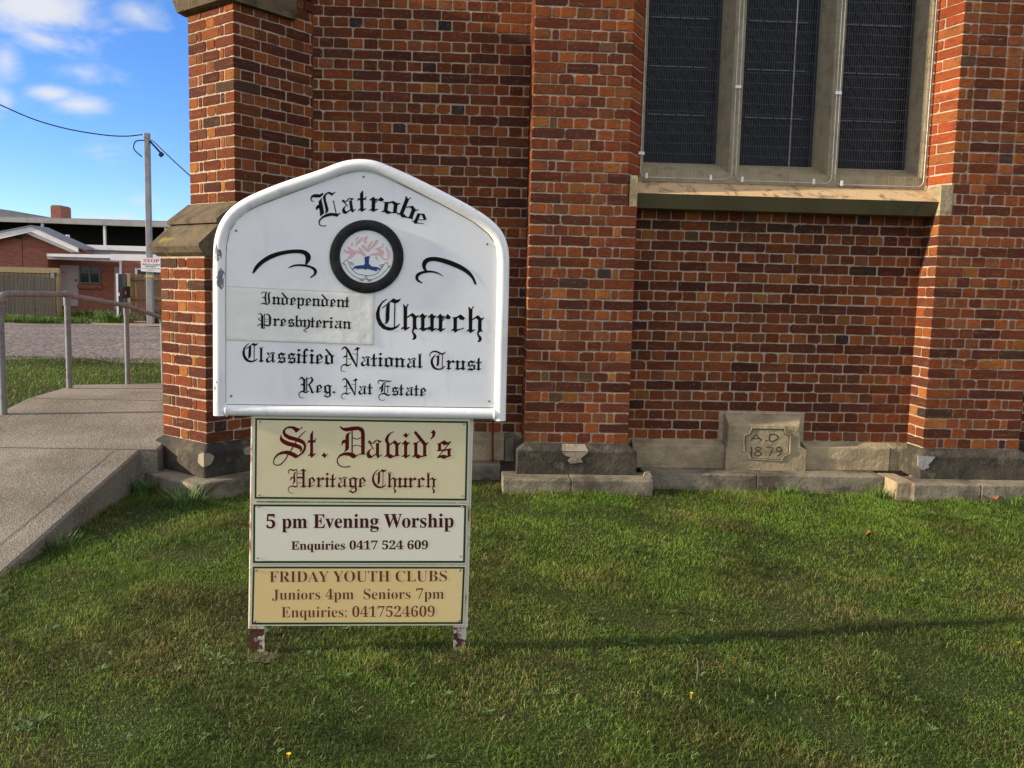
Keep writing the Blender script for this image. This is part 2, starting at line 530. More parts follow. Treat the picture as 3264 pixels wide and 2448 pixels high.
def gravel():
    mb = MB()
    pts = []
    n = 40
    near = [(-34+i*34/n, 18.0+0.35*math.sin(i*1.7)+0.2*math.sin(i*4.1)) for i in range(n+1)]
    far = [(-i*34/n, 33.0+0.8*math.sin(i*1.3)+0.5*math.sin(i*3.3)) for i in range(n+1)]
    v = [(x, y, .004) for x, y in near]+[(x, y, .004) for x, y in far]
    mb.add(v, [tuple(range(len(v)))])
    tag(mb.build('gravel_yard', MT['gravel']), kind='structure')
    # worn dirt track up to the cottage door
    mb = MB()
    v = [(-13.6, 32.6, .008), (-10.3, 32.6, .008), (-11.6, 36.5, .008), (-14.6, 42.6, .008), (-18.6, 42.6, .008), (-15.4, 37, .008)]
    mb.add(v, [tuple(range(6))])
    tag(mb.build('dirt_track', mat('dirt', (.30, .22, .16), .95, noise=[(3, 5, (.20, .16, .10), .45, .7)])), kind='structure')


gravel()


def path_profile(y):
    return float(np.interp(y, [2.6, 4.2, 4.67, 6.93, 8.4, 9.42, 12.0, 17.0, 30], [-.03, -.01, .032, .29, .48, .50, .24, .05, .02]))


def path_right(y):
    return -2.45-0.0354*(y-4.67)


def concrete_path():
    ys = [2.6, 4.2, 4.67, 5.4, 6.15, 6.925, 6.935, 7.6, 8.4, 9.0, 9.42, 10.4, 12.0, 14.5, 17.6]
    xr = lambda y: path_right(y) if y < 6.93 else -2.40
    xl = lambda y: -4.10
    mb = MB()
    rings = []
    for y in ys:
        z = path_profile(y)+.006
        rings.append([(xl(y), y, -.06), (xl(y), y, z-.012), (xl(y)+.012, y, z), (xr(y)-.015, y, z), (xr(y), y, z-.015), (xr(y), y, -.06)])
    mb.loft(rings, closed=False, caps=False)
    n = 6
    tag(mb.build('path', MT['concrete']), kind='structure')
    jb = MB()
    for y in (6.93, 8.42):
        z = path_profile(y)
        a, b = y-.007, y+.007
        za, zb = path_profile(a)+.0085, path_profile(b)+.0085
        jb.add([(xl(y)+.02, a, za), (xr(y)-.02, a, za), (xr(y)-.02, b, zb), (xl(y)+.02, b, zb)], [(0, 1, 2, 3)])
    for y0, y1 in ((4.62, 6.89),):   # tooled line along the edge
        jb.add([(xr(y0)-.185, y0, path_profile(y0)+.0085), (xr(y0)-.178, y0, path_profile(y0)+.0085), (xr(y1)-.178, y1, path_profile(y1)+.0085), (xr(y1)-.185, y1, path_profile(y1)+.0085)], [(0, 1, 2, 3)])
    tag(jb.build('path_joints', MT['concrete_joint']), kind='structure')


concrete_path()

# ------------------------------------------------------------------ church: brickwork
CO = 0.0834          # course height
HD, ST, CL = 0.1207, 0.2414, 0.0605
Z0 = 0.372           # first course


def brick_tone(kind, r, red=False):
    """base colour of one brick, by its face (stretcher or header)"""
    p = r.random()
    if red:
        pal = [((.46, .105, .034), .5), ((.40, .085, .030), .3), ((.50, .16, .050), .2)]
    elif kind == 'S':
        pal = [((.175, .052, .026), .38), ((.125, .042, .027), .28), ((.220, .063, .026), .22), ((.29, .085, .029), .09), ((.10, .056, .036), .03)]
    else:
        pal = [((.37, .108, .032), .31), ((.28, .077, .027), .28), ((.19, .056, .026), .17), ((.29, .105, .043), .13), ((.45, .165, .042), .08), ((.072, .050, .046), .015), ((.17, .10, .055), .015)]
    acc = 0
    for c, q in pal:
        acc += q
        if p <= acc:
            break
    k = (0.76+0.46*r.random())*.60
    j = [1+0.10*(r.random()-.5) for _ in range(3)]
    return tuple(min(.6, c[i]*k*j[i]) for i in range(3))


def row_units(pattern, width, r, offset=0.0):
    """bricks of one course: [(u0, u1, kind)]"""
    out = []
    if pattern == 'EXACT':
        return out
    u = -offset
    i = 0
    while u < width-0.012:
        k = pattern[min(i, len(pattern)-1)] if isinstance(pattern, list) else pattern
        w = {'S': ST, 'H': HD, 'C': CL}[k]
        a, b = max(0.0, u), min(width, u+w)
        if b-a > 0.02:
            out.append((a, b, k))
        u += w
        i += 1
    if out and width-out[-1][1] < 0.02:
        out[-1] = (out[-1][0], width, out[-1][2])
    return out


def fit(units, width):
    """exact row of a pier: kinds only, scaled to the width"""
    ws = [{'S': ST, 'H': HD, 'C': CL}[k] for k in units]
    s = width/sum(ws)
    u, out = 0.0, []
    for k, w in zip(units, ws):
        out.append((u, u+w*s, k))
        u += w*s
    return out


def lay_bricks(mb, O, ud, nd, width, row0, row1, rows, seed, ext=(0.0, 0.0), exclude=(), corner=(None, None), red=False):
    """lay courses row0..row1 on the face with origin O (at z of course 0), along ud, facing nd"""
    r = random.Random(seed)
    O, ud, nd = (np.array(q, float) for q in (O, ud, nd))
    zd = np.array([0, 0, 1.0])
    for k in range(row0, row1):
        units = rows(k, width, r)
        zb, zt = k*CO, (k+1)*CO
        wav = [0.0012*math.sin(k*2.1+seed), 0.0015*math.sin(k*1.3+seed*2)]
        for n, (a, b, kind) in enumerate(units):
            segs = [(a, b)]
            for (ea, eb, ez0, ez1) in exclude:
                zm = Z0+(zb+zt)/2
                if ez0 < zm < ez1:
                    ns = []
                    for (p, q) in segs:
                        if q <= ea or p >= eb:
                            ns.append((p, q))
                        else:
                            if ea-p > .025: ns.append((p, ea))
                            if q-eb > .025: ns.append((eb, q))
                    segs = ns
            first, last = n == 0, n == len(units)-1
            rr = r
            if first and corner[0] is not None:
                rr = random.Random(corner[0]*1000+k)
            elif last and corner[1] is not None:
                rr = random.Random(corner[1]*1000+k)
            tone = brick_tone('S' if kind == 'S' else 'H', rr, red)
            for (p, q) in segs:
                j = 0.0056
                edge0, edge1 = p < 1e-6, q > width-1e-6
                x0 = p+(j if not edge0 else -ext[0])+(r.random()-.5)*.006*(not edge0)
                x1 = q-(j if not edge1 else -ext[1])+(r.random()-.5)*.006*(not edge1)
                if edge0 and ext[0] == 0: x0 = p+j*.8
                if edge1 and ext[1] == 0: x1 = q-j*.8
                y0 = zb+.0055+(r.random()-.5)*.005
                y1 = zt-.0055+(r.random()-.5)*.005
                if x1-x0 < .015:
                    continue
                h = 0.0042+r.random()*.0022
                w_ = x1-x0
                nseg = 4 if w_ > .18 else (3 if w_ > .09 else 1)
                jit = lambda s=.0030: (r.random()-.5)*2*s
                cc_ = [min(.0085, w_*.2)*(.4+1.0*r.random())*(2.4 if r.random() < .09 else 1) for _ in range(4)]
                cc_ = [min(q_, w_*.3, .022) for q_ in cc_]
                ring = [(x0+cc_[0], y0)]
                for i in range(1, nseg):
                    ring.append((x0+w_*i/nseg, y0+jit()))
                ring += [(x1-cc_[1], y0), (x1, y0+cc_[1]*.8), (x1+jit(.002), (y0+y1)/2), (x1, y1-cc_[2]*.8), (x1-cc_[2], y1)]
                for i in range(nseg-1, 0, -1):
                    ring.append((x0+w_*i/nseg, y1+jit()))
                ring += [(x0+cc_[3], y1), (x0, y1-cc_[3]*.8), (x0+jit(.002), (y0+y1)/2), (x0, y0+cc_[0]*.8)]
                cx, cy = (x0+x1)/2, (y0+y1)/2
                tx, ty = jit(.012), jit(.02)
                n_ = len(ring)
                V = []
                for (x, y) in ring:
                    V.append(O+ud*x+zd*y-nd*.002)
                for (x, y) in ring:
                    V.append(O+ud*x+zd*y+nd*(h*.55))
                e = .0028
                for (x, y) in ring:
                    sx = max(0, 1-e/(w_/2)); sy = max(0, 1-e/((y1-y0)/2))
                    xx, yy = cx+(x-cx)*sx, cy+(y-cy)*sy
                    V.append(O+ud*xx+zd*yy+nd*(h+tx*(xx-cx)*.6+ty*(yy-cy)*.3))
                FF = []
                for i in range(n_):
                    jn = (i+1) % n_
                    FF.append((i, jn, n_+jn, n_+i))
                    FF.append((n_+i, n_+jn, 2*n_+jn, 2*n_+i))
                FF.append(tuple(2*n_+i for i in range(n_)))
                mb.add(V, FF, 0, tone)


def english(start_s=0.0, start_h=0.0, par=0):
    """header and stretcher courses turn about; start = how far the first brick is cut off"""
    def rows(k, width, r):
        if (k+par) % 2 == 0:
            return row_units('H', width, r, start_h)
        return row_units('S', width, r, start_s)
    return rows


def patterned(A, B, par=0):
    def rows(k, width, r):
        return fit(A if (k+par) % 2 == 0 else B, width)
    return rows


TOP = 5.6
NROW = int((TOP-Z0)/CO)
YW, YP, YR = 7.58, 7.10, 7.36       # wall, pier face, recess face
XA, XB, XC, XD = 0.482, 1.326, 3.807, 4.63
# splayed window reveal
SL0, SL1, SR1, SR0, YF = 1.247, 1.386, 3.797, 3.889, 7.35
ZSILL, ZEND = 2.281, 2.527

church = empty('church', (1.5, 8.0, 0), 'red brick church with diagonal corner buttress, tall leaded window and dark stone plinth', 'church')

# corner buttress frame: u along its front face (to the left), v into it
BC = np.array([-1.98, 6.805, 0.0])
BU = np.array([-0.756, 0.655, 0.0])/math.hypot(.756, .655)
BV = np.array([0.655, 0.756, 0.0])/math.hypot(.756, .655)
BW = 0.597
SETB = 0.272


def B(u, v, z):
    return BC+BU*u+BV*v+np.array([0, 0, z])


def church_walls():
    # mortar core
    mb = MB()
    low = [(-1.62, YW), (XA, YW), (XA, YP), (XB, YP), (XB, YR), (XC, YR), (XC, YP), (XD, YP), (XD, YW), (8.0, YW), (8.0, 12.0), (-1.62, 12.0)]
    mb.prism([(x, y, -.1) for x, y in low], (0, 0, ZSILL+.1))
    left = [(-1.62, YW), (XA, YW), (XA, YP), (SL0, YP), (SL1, YF), (SL1, 8.0), (-1.62, 8.0)]
    mb.prism([(x, y, ZSILL) for x, y in left], (0, 0, TOP-ZSILL), caps=(False, True))
    right = [(SR1, 8.0), (SR1, YF), (SR0, YP), (XD, YP), (XD, YW), (8.0, YW), (8.0, 8.0)]
    mb.prism([(x, y, ZSILL) for x, y in right], (0, 0, TOP-ZSILL), caps=(False, True))
    mb.prism([(x, y, ZSILL) for x, y in ((SL1, 7.72), (SR1, 7.72), (SR1, 8.0), (SL1, 8.0))], (0, 0, TOP-ZSILL), caps=(False, True))
    mb.prism([(x, y, ZSILL) for x, y in ((-1.62, 8.003), (8.0, 8.003), (8.0, 12.0), (-1.62, 12.0))], (0, 0, TOP-ZSILL+.05))
    core = mb.build('mortar_core', MT['mortar'], church)
    # bricks: wall, pier, recess panel, right pier, splays
    mb = MB()
    X_ = (1, 0, 0)
    N = (0, -1, 0)
    lay_bricks(mb, (-1.36, YW, Z0), X_, N, XA+1.36, 0, NROW, english(.105, .02, 0), 11)
    lay_bricks(mb, (XD, YW, Z0), X_, N, 2.6, 0, NROW, english(.05, .04, 1), 12)
    A = ['H', 'C', 'H', 'H', 'H', 'H', 'C', 'H']
    Bp = ['S', 'S', 'H', 'S']
    sill_row = int(round((ZEND-Z0)/CO))
    ends = [(1.267-XA, 9, ZSILL, ZEND)]
    lay_bricks(mb, (XA, YP, Z0), X_, N, XB-XA, 0, sill_row, patterned(A, Bp), 13, ext=(.004, .004), exclude=ends, corner=(1, 2))
    lay_bricks(mb, (XA, YP, Z0), X_, N, SL0-XA, sill_row, NROW, patterned(['H', 'C', 'H', 'H', 'H', 'H', 'C'], ['S', 'S', 'H', 'H'], 0), 14, ext=(.004, .004), corner=(1, 3))
    # pier returns
    lay_bricks(mb, (XA, YW, Z0), (0, -1, 0), (-1, 0, 0), YW-YP, 0, NROW, patterned(['S', 'S'], ['S', 'C', 'H', 'H'], 0), 15, ext=(0, .0035), corner=(None, 1))
    lay_bricks(mb, (XB, YP, Z0), (0, 1, 0), (1, 0, 0), YR-YP, 0, sill_row-3, patterned(['S'], ['H', 'H'], 0), 16, ext=(.0035, 0), corner=(2, None))
    lay_bricks(mb, (XC, YR, Z0), (0, -1, 0), (-1, 0, 0), YR-YP, 0, sill_row-3, patterned(['S'], ['H', 'H'], 0), 17, ext=(0, .0035), corner=(None, 4))
    # recess panel under the window
    lay_bricks(mb, (XB, YR, Z0), X_, N, XC-XB, 0, sill_row-3, english(.06, .02, 0), 18, exclude=[(2.16-XB, 2.885-XB, .3, .612)])
    # right pier
    lay_bricks(mb, (XC, YP, Z0), X_, N, XD-XC, 0, sill_row, patterned(A, ['S', 'H', 'S', 'S'], 0), 19, ext=(.004, .004), exclude=[(-1, 3.899-XC, ZSILL, ZEND)], corner=(4, 5))
    lay_bricks(mb, (SR0, YP, Z0), X_, N, XD-SR0, sill_row, NROW, patterned(['C', 'C', 'H', 'H', 'H', 'H', 'H'], ['H', 'S', 'H', 'S'], 0), 20, ext=(.004, .004), corner=(6, 5))
    lay_bricks(mb, (XD, YP, Z0), (0, 1, 0), (1, 0, 0), YW-YP, 0, NROW, patterned(['S', 'S'], ['S', 'C', 'H', 'H'], 0), 21, ext=(.0035, 0), corner=(5, None))
    # splays
    s = np.array([SL1-SL0, YF-YP, 0]); sl = np.linalg.norm(s); s /= sl
    lay_bricks(mb, (SL0, YP, Z0), s, (s[1], -s[0], 0), sl, sill_row, NROW, patterned(['S'], ['S'], 0), 22, ext=(.003, 0), corner=(3, None), red=True)
    s = np.array([SR0-SR1, YP-YF, 0]); sl = np.linalg.norm(s); s /= sl
    nr = (s[1], -s[0], 0)
    lay_bricks(mb, (SR1, YF, Z0), s, nr, sl, sill_row, NROW, patterned(['S'], ['H', 'S'], 0), 23, ext=(0, .003), corner=(None, 6), red=True)
    return mb.build('wall', MT['brick'], church, attr=True)


wall_o = church_walls()


def church_buttress():
    mb = MB()
    back = 1.15
    zc0, zc1 = 1.80, 2.225
    mb.prism([B(0, 0, -.1), B(0, back, -.1), B(BW, back, -.1), B(BW, 0, -.1)], (0, 0, zc0+.1))
    mb.prism([B(0, SETB, zc0), B(0, back, zc0), B(BW, back, zc0), B(BW, SETB, zc0)], (0, 0, 3.80-zc0), caps=(False, True))
    bt = mb.build('buttress', MT['mortar'], church)
    mb = MB()
    nlow = int((zc0-Z0)/CO)
    dz = np.array([0, 0, Z0])
    pa = patterned(['S', 'H', 'S'], ['H', 'C', 'S', 'C', 'H'], 0)
    # front face runs from its left edge to the right corner
    lay_bricks(mb, B(BW, 0, 0)+dz, -BU, -BV, BW, 0, nlow, pa, 31, ext=(.004, .004), corner=(11, 12))
    lay_bricks(mb, B(0, 0, 0)+dz, BV, -BU, 1.03, 0, nlow, english(.0, .06, 1), 32, ext=(.0035, 0), corner=(12, None))
    lay_bricks(mb, B(BW, 1.03, 0)+dz, -BV, BU, 1.03, 0, nlow, english(.05, .06, 1), 33, ext=(0, .0035), corner=(None, 11))
    z1 = 2.225
    n1 = int(round((3.72-z1)/CO))
    d1 = np.array([0, 0, z1])
    lay_bricks(mb, B(BW, SETB, 0)+d1, -BU, -BV, BW, 0, n1, pa, 34, ext=(.004, .004), corner=(13, 14))
    lay_bricks(mb, B(0, SETB, 0)+d1, BV, -BU, .78, -5, n1+5, english(.0, .06, 1), 35, ext=(.0035, 0), corner=(14, None))
    lay_bricks(mb, B(BW, 1.03, 0)+d1, -BV, BU, 1.03-SETB, -5, n1+5, english(.05, .06, 1), 36, ext=(0, .0035), corner=(None, 13))
    mb.build('brickwork', MT['brick'], bt, attr=True)

    # sloped weathering stones in two steps (profile in v, z), and the one at the top
    def weathering(z, v0, steps, o):
        m = MB()
        prof = steps
        a, b = -o, BW+o
        ring0 = [B(a, v, zz) for v, zz in prof]
        m.prism(ring0, BU*(b-a))
        return m.build('weathering_stone', MT['cap_stone'], bt)
    w1 = weathering(0, 0, [(-.006, 1.80), (-.046, 1.826), (-.075, 1.872), (-.075, 1.888), (.110, 2.052), (.080, 2.054), (.080, 2.084), (SETB-.004, 2.226), (SETB-.004, 1.80)], .040)
    w2 = weathering(0, 0, [(SETB-.006, 3.70), (SETB-.07, 3.715), (SETB-.105, 3.79), (SETB-.105, 3.81), (SETB+.30, 4.25), (SETB+.55, 4.25), (SETB+.55, 3.70)], .05)
    # plinth stones
    def plinth(u0, u1, v0, zb, zc, zt, inset, m_, name):
        m = MB()
        vb = .62
        a = [B(u0, v0, zb), B(u1, v0, zb), B(u1, vb, zb), B(u0, vb, zb)]
        b_ = [B(u0, v0, zc), B(u1, v0, zc), B(u1, vb, zc), B(u0, vb, zc)]
        c = [B(u0+inset, v0+inset, zt), B(u1-inset, v0+inset, zt), B(u1-inset, vb, zt), B(u0+inset, vb, zt)]
        m.loft([a, b_, c])
        o = m.build(name, m_, bt)
        bv = o.modifiers.new('bevel', 'BEVEL'); bv.width = .012; bv.segments = 2
        return o
    plinth(-.068, BW+.068, -.068, .118, .318, .374, .064, MT['plinth_dark'], 'plinth_stone')
    plinth(-.245, BW+.12, -.245, -.12, .112, .122, .012, MT['plinth_mid'], 'footing_stone')
    # rendered repairs on the plinth corner
    m = MB()
    k = 16
    ring = []
    def blob(cx, cz, rx, rz, n, fn, seed):
        rr = random.Random(seed)
        pts = []
        for i in range(n):
            t = 2*math.pi*i/n
            q = 1+.16*(rr.random()-.5)
            pts.append(fn(cx+rx*q*math.cos(t), cz+rz*q*math.sin(t)))
        return pts
    def half(fn, seed):
        rr = random.Random(seed)
        pts = []
        for i in range(11):
            t = -math.pi/2+math.pi*i/10
            q = 1+.14*(rr.random()-.5)
            pts.append(fn(-.0715+.085*q*math.cos(t), .265+.055*q*math.sin(t)))
        return pts
    m.prism(half(lambda u, z: B(u, -.0735, z), 3), BV*.006)
    m.build('mortar_patch', MT['patch_render'], bt)
    m = MB()
    m.prism(half(lambda v, z: B(-.0735, v, z), 4), BU*.006)
    m.build('mortar_patch', MT['patch_render'], bt)
    m = MB()
    m.prism(blob(.33, .285, .05, .034, 14, lambda v, z: B(-.0705, v, z), 9), BU*.006)
    m.build('mortar_patch', MT['patch_render'], bt)
    return bt


buttress_o = church_buttress()


def profile_course(name, mat_, x0, x1, yface, yfront, zb, zc, zt, ret=(None, None), parent=None, inset=None):
    """one plinth stone: upright front, chamfer back to the brick face; its two ends chamfer too"""
    m = MB()
    ins = yface-yfront if inset is None else inset
    a = [(x0, yfront, zb), (x1, yfront, zb), (x1, yface+.25, zb), (x0, yface+.25, zb)]
    b = [(x0, yfront, zc), (x1, yfront, zc), (x1, yface+.25, zc), (x0, yface+.25, zc)]
    i0 = ins if ret[0] else 0
    i1 = ins if ret[1] else 0
    c = [(x0+i0, yfront+ins, zt), (x1-i1, yfront+ins, zt), (x1-i1, yface+.25, zt), (x0+i0, yface+.25, zt)]
    m.loft([a, b, c])
    o = m.build(name, mat_, parent)
    bv = o.modifiers.new('bevel', 'BEVEL'); bv.width = .009; bv.segments = 2
    return o


def church_plinth():
    base = MB()
    base.box((-1.6, YW+.01, -.1), (8.0, YW+.3, .1))
    pl = base.build('plinth', MT['plinth_mid'], church)
    P = lambda *a, **k: profile_course(*a, parent=pl, **k)
    # pier
    P('plinth_stone', MT['plinth_dark'], XA-.068, XB+.060, YP, 6.982, .128, .322, .371, ret=(1, 1), inset=.066)
    P('footing_stone', MT['plinth_mid'], .297, .835, 6.85, 6.79, -.1, .122, .132, inset=.012)
    P('footing_stone', MT['plinth_mid'], .839, 1.487, 6.85, 6.788, -.1, .124, .134, inset=.012)
    # left wall
    for a, b in ((-1.55, -.5), (-.496, .335)):
        P('plinth_stone', MT['sandstone'], a, b, YW, 7.47, .14, .335, .371)
    P('plinth_stone', MT['plinth_mid'], .34, .42, YW, 7.44, .14, .345, .371)
    P('footing_stone', MT['plinth_mid'], -1.5, .30, YW, 7.30, -.1, .14, .147, inset=.015)
    # recess panel
    P('plinth_stone', MT['sandstone'], 1.40, 2.188, YR, 7.262, .138, .338, .371)
    P('plinth_stone', MT['sandstone'], 2.872, 3.615, YR, 7.258, .138, .338, .371)
    P('plinth_stone', MT['sandstone'], 3.619, 3.80, YR, 7.270, .138, .340, .371)
    P('footing_stone', MT['plinth_mid'], 1.47, 2.40, YR, 7.045, -.1, .132, .139, inset=.015)
    P('footing_stone', MT['plinth_mid'], 2.404, 3.47, YR, 7.04, -.1, .132, .139, inset=.015)
    # right pier
    P('plinth_stone', MT['plinth_dark'], XC-.068, XD+.06, YP, 6.982, .128, .322, .371, ret=(1, 1), inset=.066)
    P('footing_stone', MT['sandstone'], 3.475, 3.63, 6.95, 6.84, -.1, .128, .136, inset=.012)
    P('footing_stone', MT['plinth_mid'], 3.60, 4.15, 6.85, 6.792, -.1, .124, .134, inset=.012)
    P('footing_stone', MT['plinth_mid'], 4.154, 4.9, 6.85, 6.79, -.1, .124, .134, inset=.012)
    P('plinth_stone', MT['plinth_dark'], 4.70, 7.0, YW, 7.47, .14, .335, .371)
    # pale mortar repair on the pier's plinth and a scar on the right one
    m = MB()
    z4 = lambda x, y: at(1400+x/3.16, 1250+y/3.16, 6.978)
    poly = [(1240, 575), (1300, 610), (1330, 640), (1290, 690), (1320, 722), (1400, 700), (1450, 705), (1430, 660), (1470, 625), (1505, 595), (1480, 565), (1440, 606), (1240, 606)]
    poly = [(1236, 604), (1502, 604), (1462, 640), (1425, 665), (1450, 708), (1395, 712), (1325, 722), (1290, 690), (1330, 655), (1268, 640)]
    m.prism([z4(x, y) for x, y in poly], (0, .012, 0))
    top = [(1236, 604), (1502, 604), (1480, 545), (1380, 535), (1245, 548)]
    pts = []
    for x, y in top:
        q = z4(x, y)
        t = (q[2]-.322)/(.371-.322)
        t = max(0, min(1, t*1.25))
        pts.append(np.array([q[0], 6.982+.066*t-.003, .322+.049*t+.0015]))
    m.add(pts, [(0, 1, 2, 3, 4)])
    m.build('mortar_patch', MT['patch_render'], pl)
    m = MB()
    z5 = lambda x, y: at(2560+x/3.017, 1150+y/3.017, 6.978)
    m.prism([z5(x, y) for x, y in [(1108, 915), (1275, 925), (1205, 1000), (1210, 1030), (1150, 1055), (1105, 1010)]], (0, .012, 0))
    m.build('mortar_patch', mat('slate_scar', (.30, .30, .29), .9, noise=[(12, 4, (.2, .2, .2), .5, .7)], bump=[(30, .01)]), pl)
    # carved date stone, bevelled at its top and right edge
    m = MB()
    x0, x1, zb, zt, yf = 2.186, 2.876, .134, .605, 7.225
    m.loft([[(x0, yf, zb), (x1, yf, zb), (x1, YR+.1, zb), (x0, YR+.1, zb)],
            [(x0, yf, .318), (x1, yf, .318), (x1, YR+.1, .318), (x0, YR+.1, .318)],
            [(x0+.01, yf, .33), (x1-.055, yf, .35), (x1-.03, YR+.1, .36), (x0, YR+.1, .36)],
            [(x0+.012, yf, .52), (x1-.075, yf, .52), (x1-.02, YR+.1, .52), (x0, YR+.1, .52)],
            [(x0+.004, YR-.035, zt-.006), (x1-.02, YR-.035, zt-.006), (x1-.02, YR+.1, zt), (x0, YR+.1, zt)]])
    ds = m.build('date_stone', MT['sandstone'], church)
    ds['label'] = 'carved sandstone block reading A.D 1879'
    bv = ds.modifiers.new('bevel', 'BEVEL'); bv.width = .006; bv.segments = 2
    # sunk border with cut corners
    zz = lambda x, y, d=0: at(1900+x/1.843, 600+y/1.843, yf-d)
    outer = [(915, 1407), (1110, 1410), (1118, 1440), (1148, 1452), (1142, 1562), (1110, 1575), (1090, 1605), (905, 1592), (898, 1560), (868, 1545), (866, 1455), (900, 1440)]
    m = MB()
    cx = sum(p[0] for p in outer)/len(outer); cy = sum(p[1] for p in outer)/len(outer)
    def inset(k): return [(cx+(x-cx)*k, cy+(y-cy)*k) for x, y in outer]
    R0, R1, R2, R3 = inset(1.03), inset(1.0), inset(.955), inset(.93)
    rings = [[zz(x, y, -.002) for x, y in R0], [zz(x, y, .008) for x, y in R1], [zz(x, y, .008) for x, y in R2], [zz(x, y, -.002) for x, y in R3]]
    n = len(outer)
    v = [p for r_ in rings for p in r_]
    f = [(k*n+i, k*n+(i+1) % n, (k+1)*n+(i+1) % n, (k+1)*n+i) for k in range(3) for i in range(n)]
    m.add(v, f)
    m.build('carved_border', MT['sandstone'], ds)
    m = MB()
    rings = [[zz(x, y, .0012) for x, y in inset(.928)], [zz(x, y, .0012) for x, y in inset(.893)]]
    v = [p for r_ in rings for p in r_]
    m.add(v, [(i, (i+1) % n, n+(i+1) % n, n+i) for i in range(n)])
    m.build('groove_shade', MT['carved'], ds)  # flat dark band, shade of a groove put into the colour
    return zz, ds


date_xy, date_stone = church_plinth()


def church_window():
    m = MB()
    Yg, zt, z0 = 7.55, TOP-.05, 2.518
    win = None
    # stone frame: bottom rail with sloped top, jambs and two mullions, all chamfered
    zr, zg = 2.609, 2.700
    m.prism([(SL1, YF+.004, z0), (SL1, YF+.004, zr), (SL1, Yg+.01, zg), (SL1, 7.7, zg), (SL1, 7.7, z0)], (SR1-SL1, 0, 0))
    def upright(xa, xb, ga, gb):
        # front xa..xb at YF, opens to ga..gb at the glass
        m.prism([(xa, YF, zr-.02), (xb, YF, zr-.02), (gb, Yg, zr+.05), (gb, 7.7, zr+.05), (ga, 7.7, zr+.05), (ga, Yg, zr+.05)], (0, 0, zt-zr))
    upright(SL1+.002, SL1+.03, SL1+.002, 1.431)
    upright(2.127, 2.214, 2.080, 2.263)
    upright(2.958, 3.041, 2.916, 3.092)
    upright(SR1-.028, SR1-.002, 3.734, SR1-.002)
    win = m.build('window', MT['window_stone'], church)
    # leaded lights
    lights = [(1.431, 2.080), (2.263, 2.916), (3.092, 3.734)]
    for a, b in lights:
        g = MB()
        g.box((a-.02, Yg+.06, zg-.05), (b+.02, Yg+.07, zt))
        g.build('pane', MT['glass'], win)
    ld = MB()
    br = MB()
    for a, b in lights:
        w_, s = b-a, .15
        c = (a+b)/2
        z = zg-.4
        while z < zt:
            for sgn in (-1, 1):
                p0 = np.array([c-sgn*w_/2, Yg+.056, z]); p1 = np.array([c+sgn*w_/2, Yg+.056, z+w_*1.25])
                ld.tube([p0, p1], .0032, 4, False)
            z += s
        for zb in (3.10, 3.495, 3.89, 4.285):
            bm_ = MB()
            bm_.box((a+.03, Yg+.0495, zb+.003), (b-.03, Yg+.051, zb+.0045))
            segs = 4
            for i in range(segs):
                x0 = a+.05+i*(w_-.14)/segs
                bm_.box((x0, Yg+.045, zb-.001), (x0+(w_-.14)/segs-.016, Yg+.0505, zb+.009))
            bm_.build('saddle_bar', MT['bar'], win)
        ld.box((a, Yg+.045, zg-.02), (a+.03, Yg+.058, zt)); ld.box((b-.03, Yg+.045, zg-.02), (b, Yg+.058, zt))
    ld.build('lead_lattice', MT['lead'], win)
    # wire guards in round-cornered frames
    guards = [(1.390, 2.147, 2.545, False), (2.180, 2.986, 2.540, True), (3.013, 3.768, 2.533, False)]
    yg = YF-.030
    for gi, (a, b, z, midrod) in enumerate(guards):
        fr = MB()
        rad = .055
        path = [(a, yg, zt), (a, yg, z+rad)]
        for t in range(1, 7):
            an = math.pi+math.pi/2*t/6
            path.append((a+rad+rad*math.cos(an), yg, z+rad+rad*math.sin(an)))
        for t in range(0, 7):
            an = 1.5*math.pi+math.pi/2*t/6
            path.append((b-rad+rad*math.cos(an), yg, z+rad+rad*math.sin(an)))
        path.append((b, yg, zt))
        fr.tube(path, .0046, 6)
        if midrod:
            xm = a+(b-a)*.545
            fr.tube([(xm, yg-.002, z), (xm, yg-.002, zt)], .0045, 6)
        g = fr.build('wire_guard', MT['galv'], win, smooth=True)
        wr = MB()
        rr = random.Random(gi)
        n = int((b-a)/.0192)
        for i in range(1, n):
            x = a+(b-a)*i/n
            wv = [(x+.0018*math.sin(k*1.9+i*.7), yg+.003*math.sin(k*1.1+i), z+.004+(zt-z)*k/10) for k in range(11)]
            wr.tube(wv, .0009, 3, False)
        nz = int((zt-z)/.082)
        for i in range(1, nz):
            zz_ = z+.03+(zt-z)*i/nz
            wr.tube([(a+(b-a)*k/6, yg-.003, zz_+.003*math.sin(k+i)) for k in range(7)], .0010, 3, False)
        wr.build('wire_mesh', MT['wire'], win)
    for x in (1.440, 1.972, 2.235, 2.834, 3.072):
        z = 2.548 if x < 2.1 else (2.541 if x < 3 else 2.535)
        cl = MB()
        cl.box((x-.009, yg-.012, z-.012), (x+.009, yg+.004, z+.03))
        cl.build('fixing_clip', MT['clip'], win)
    for x, z in ((1.392, 2.735), (2.164, 3.288), (2.998, 3.268), (3.772, 4.053)):
        cl = MB()
        cl.box((x-.024, yg-.012, z-.012), (x+.024, yg+.004, z+.012))
        cl.build('fixing_clip', MT['clip'], win)
    # sill: sloped top, undercut front, end blocks set in the piers
    m = MB()
    m.prism([(XB, 7.116, 2.394), (XB, YF+.02, 2.521), (XB, 7.44, 2.521), (XB, 7.44, ZSILL), (XB, 7.186, ZSILL+.003)], (XC-XB, 0, 0), caps=(False, False))
    sl = m.build('window_sill', MT['sill_stone'], church)
    sl.data.materials.append(MT['sill_dark'])
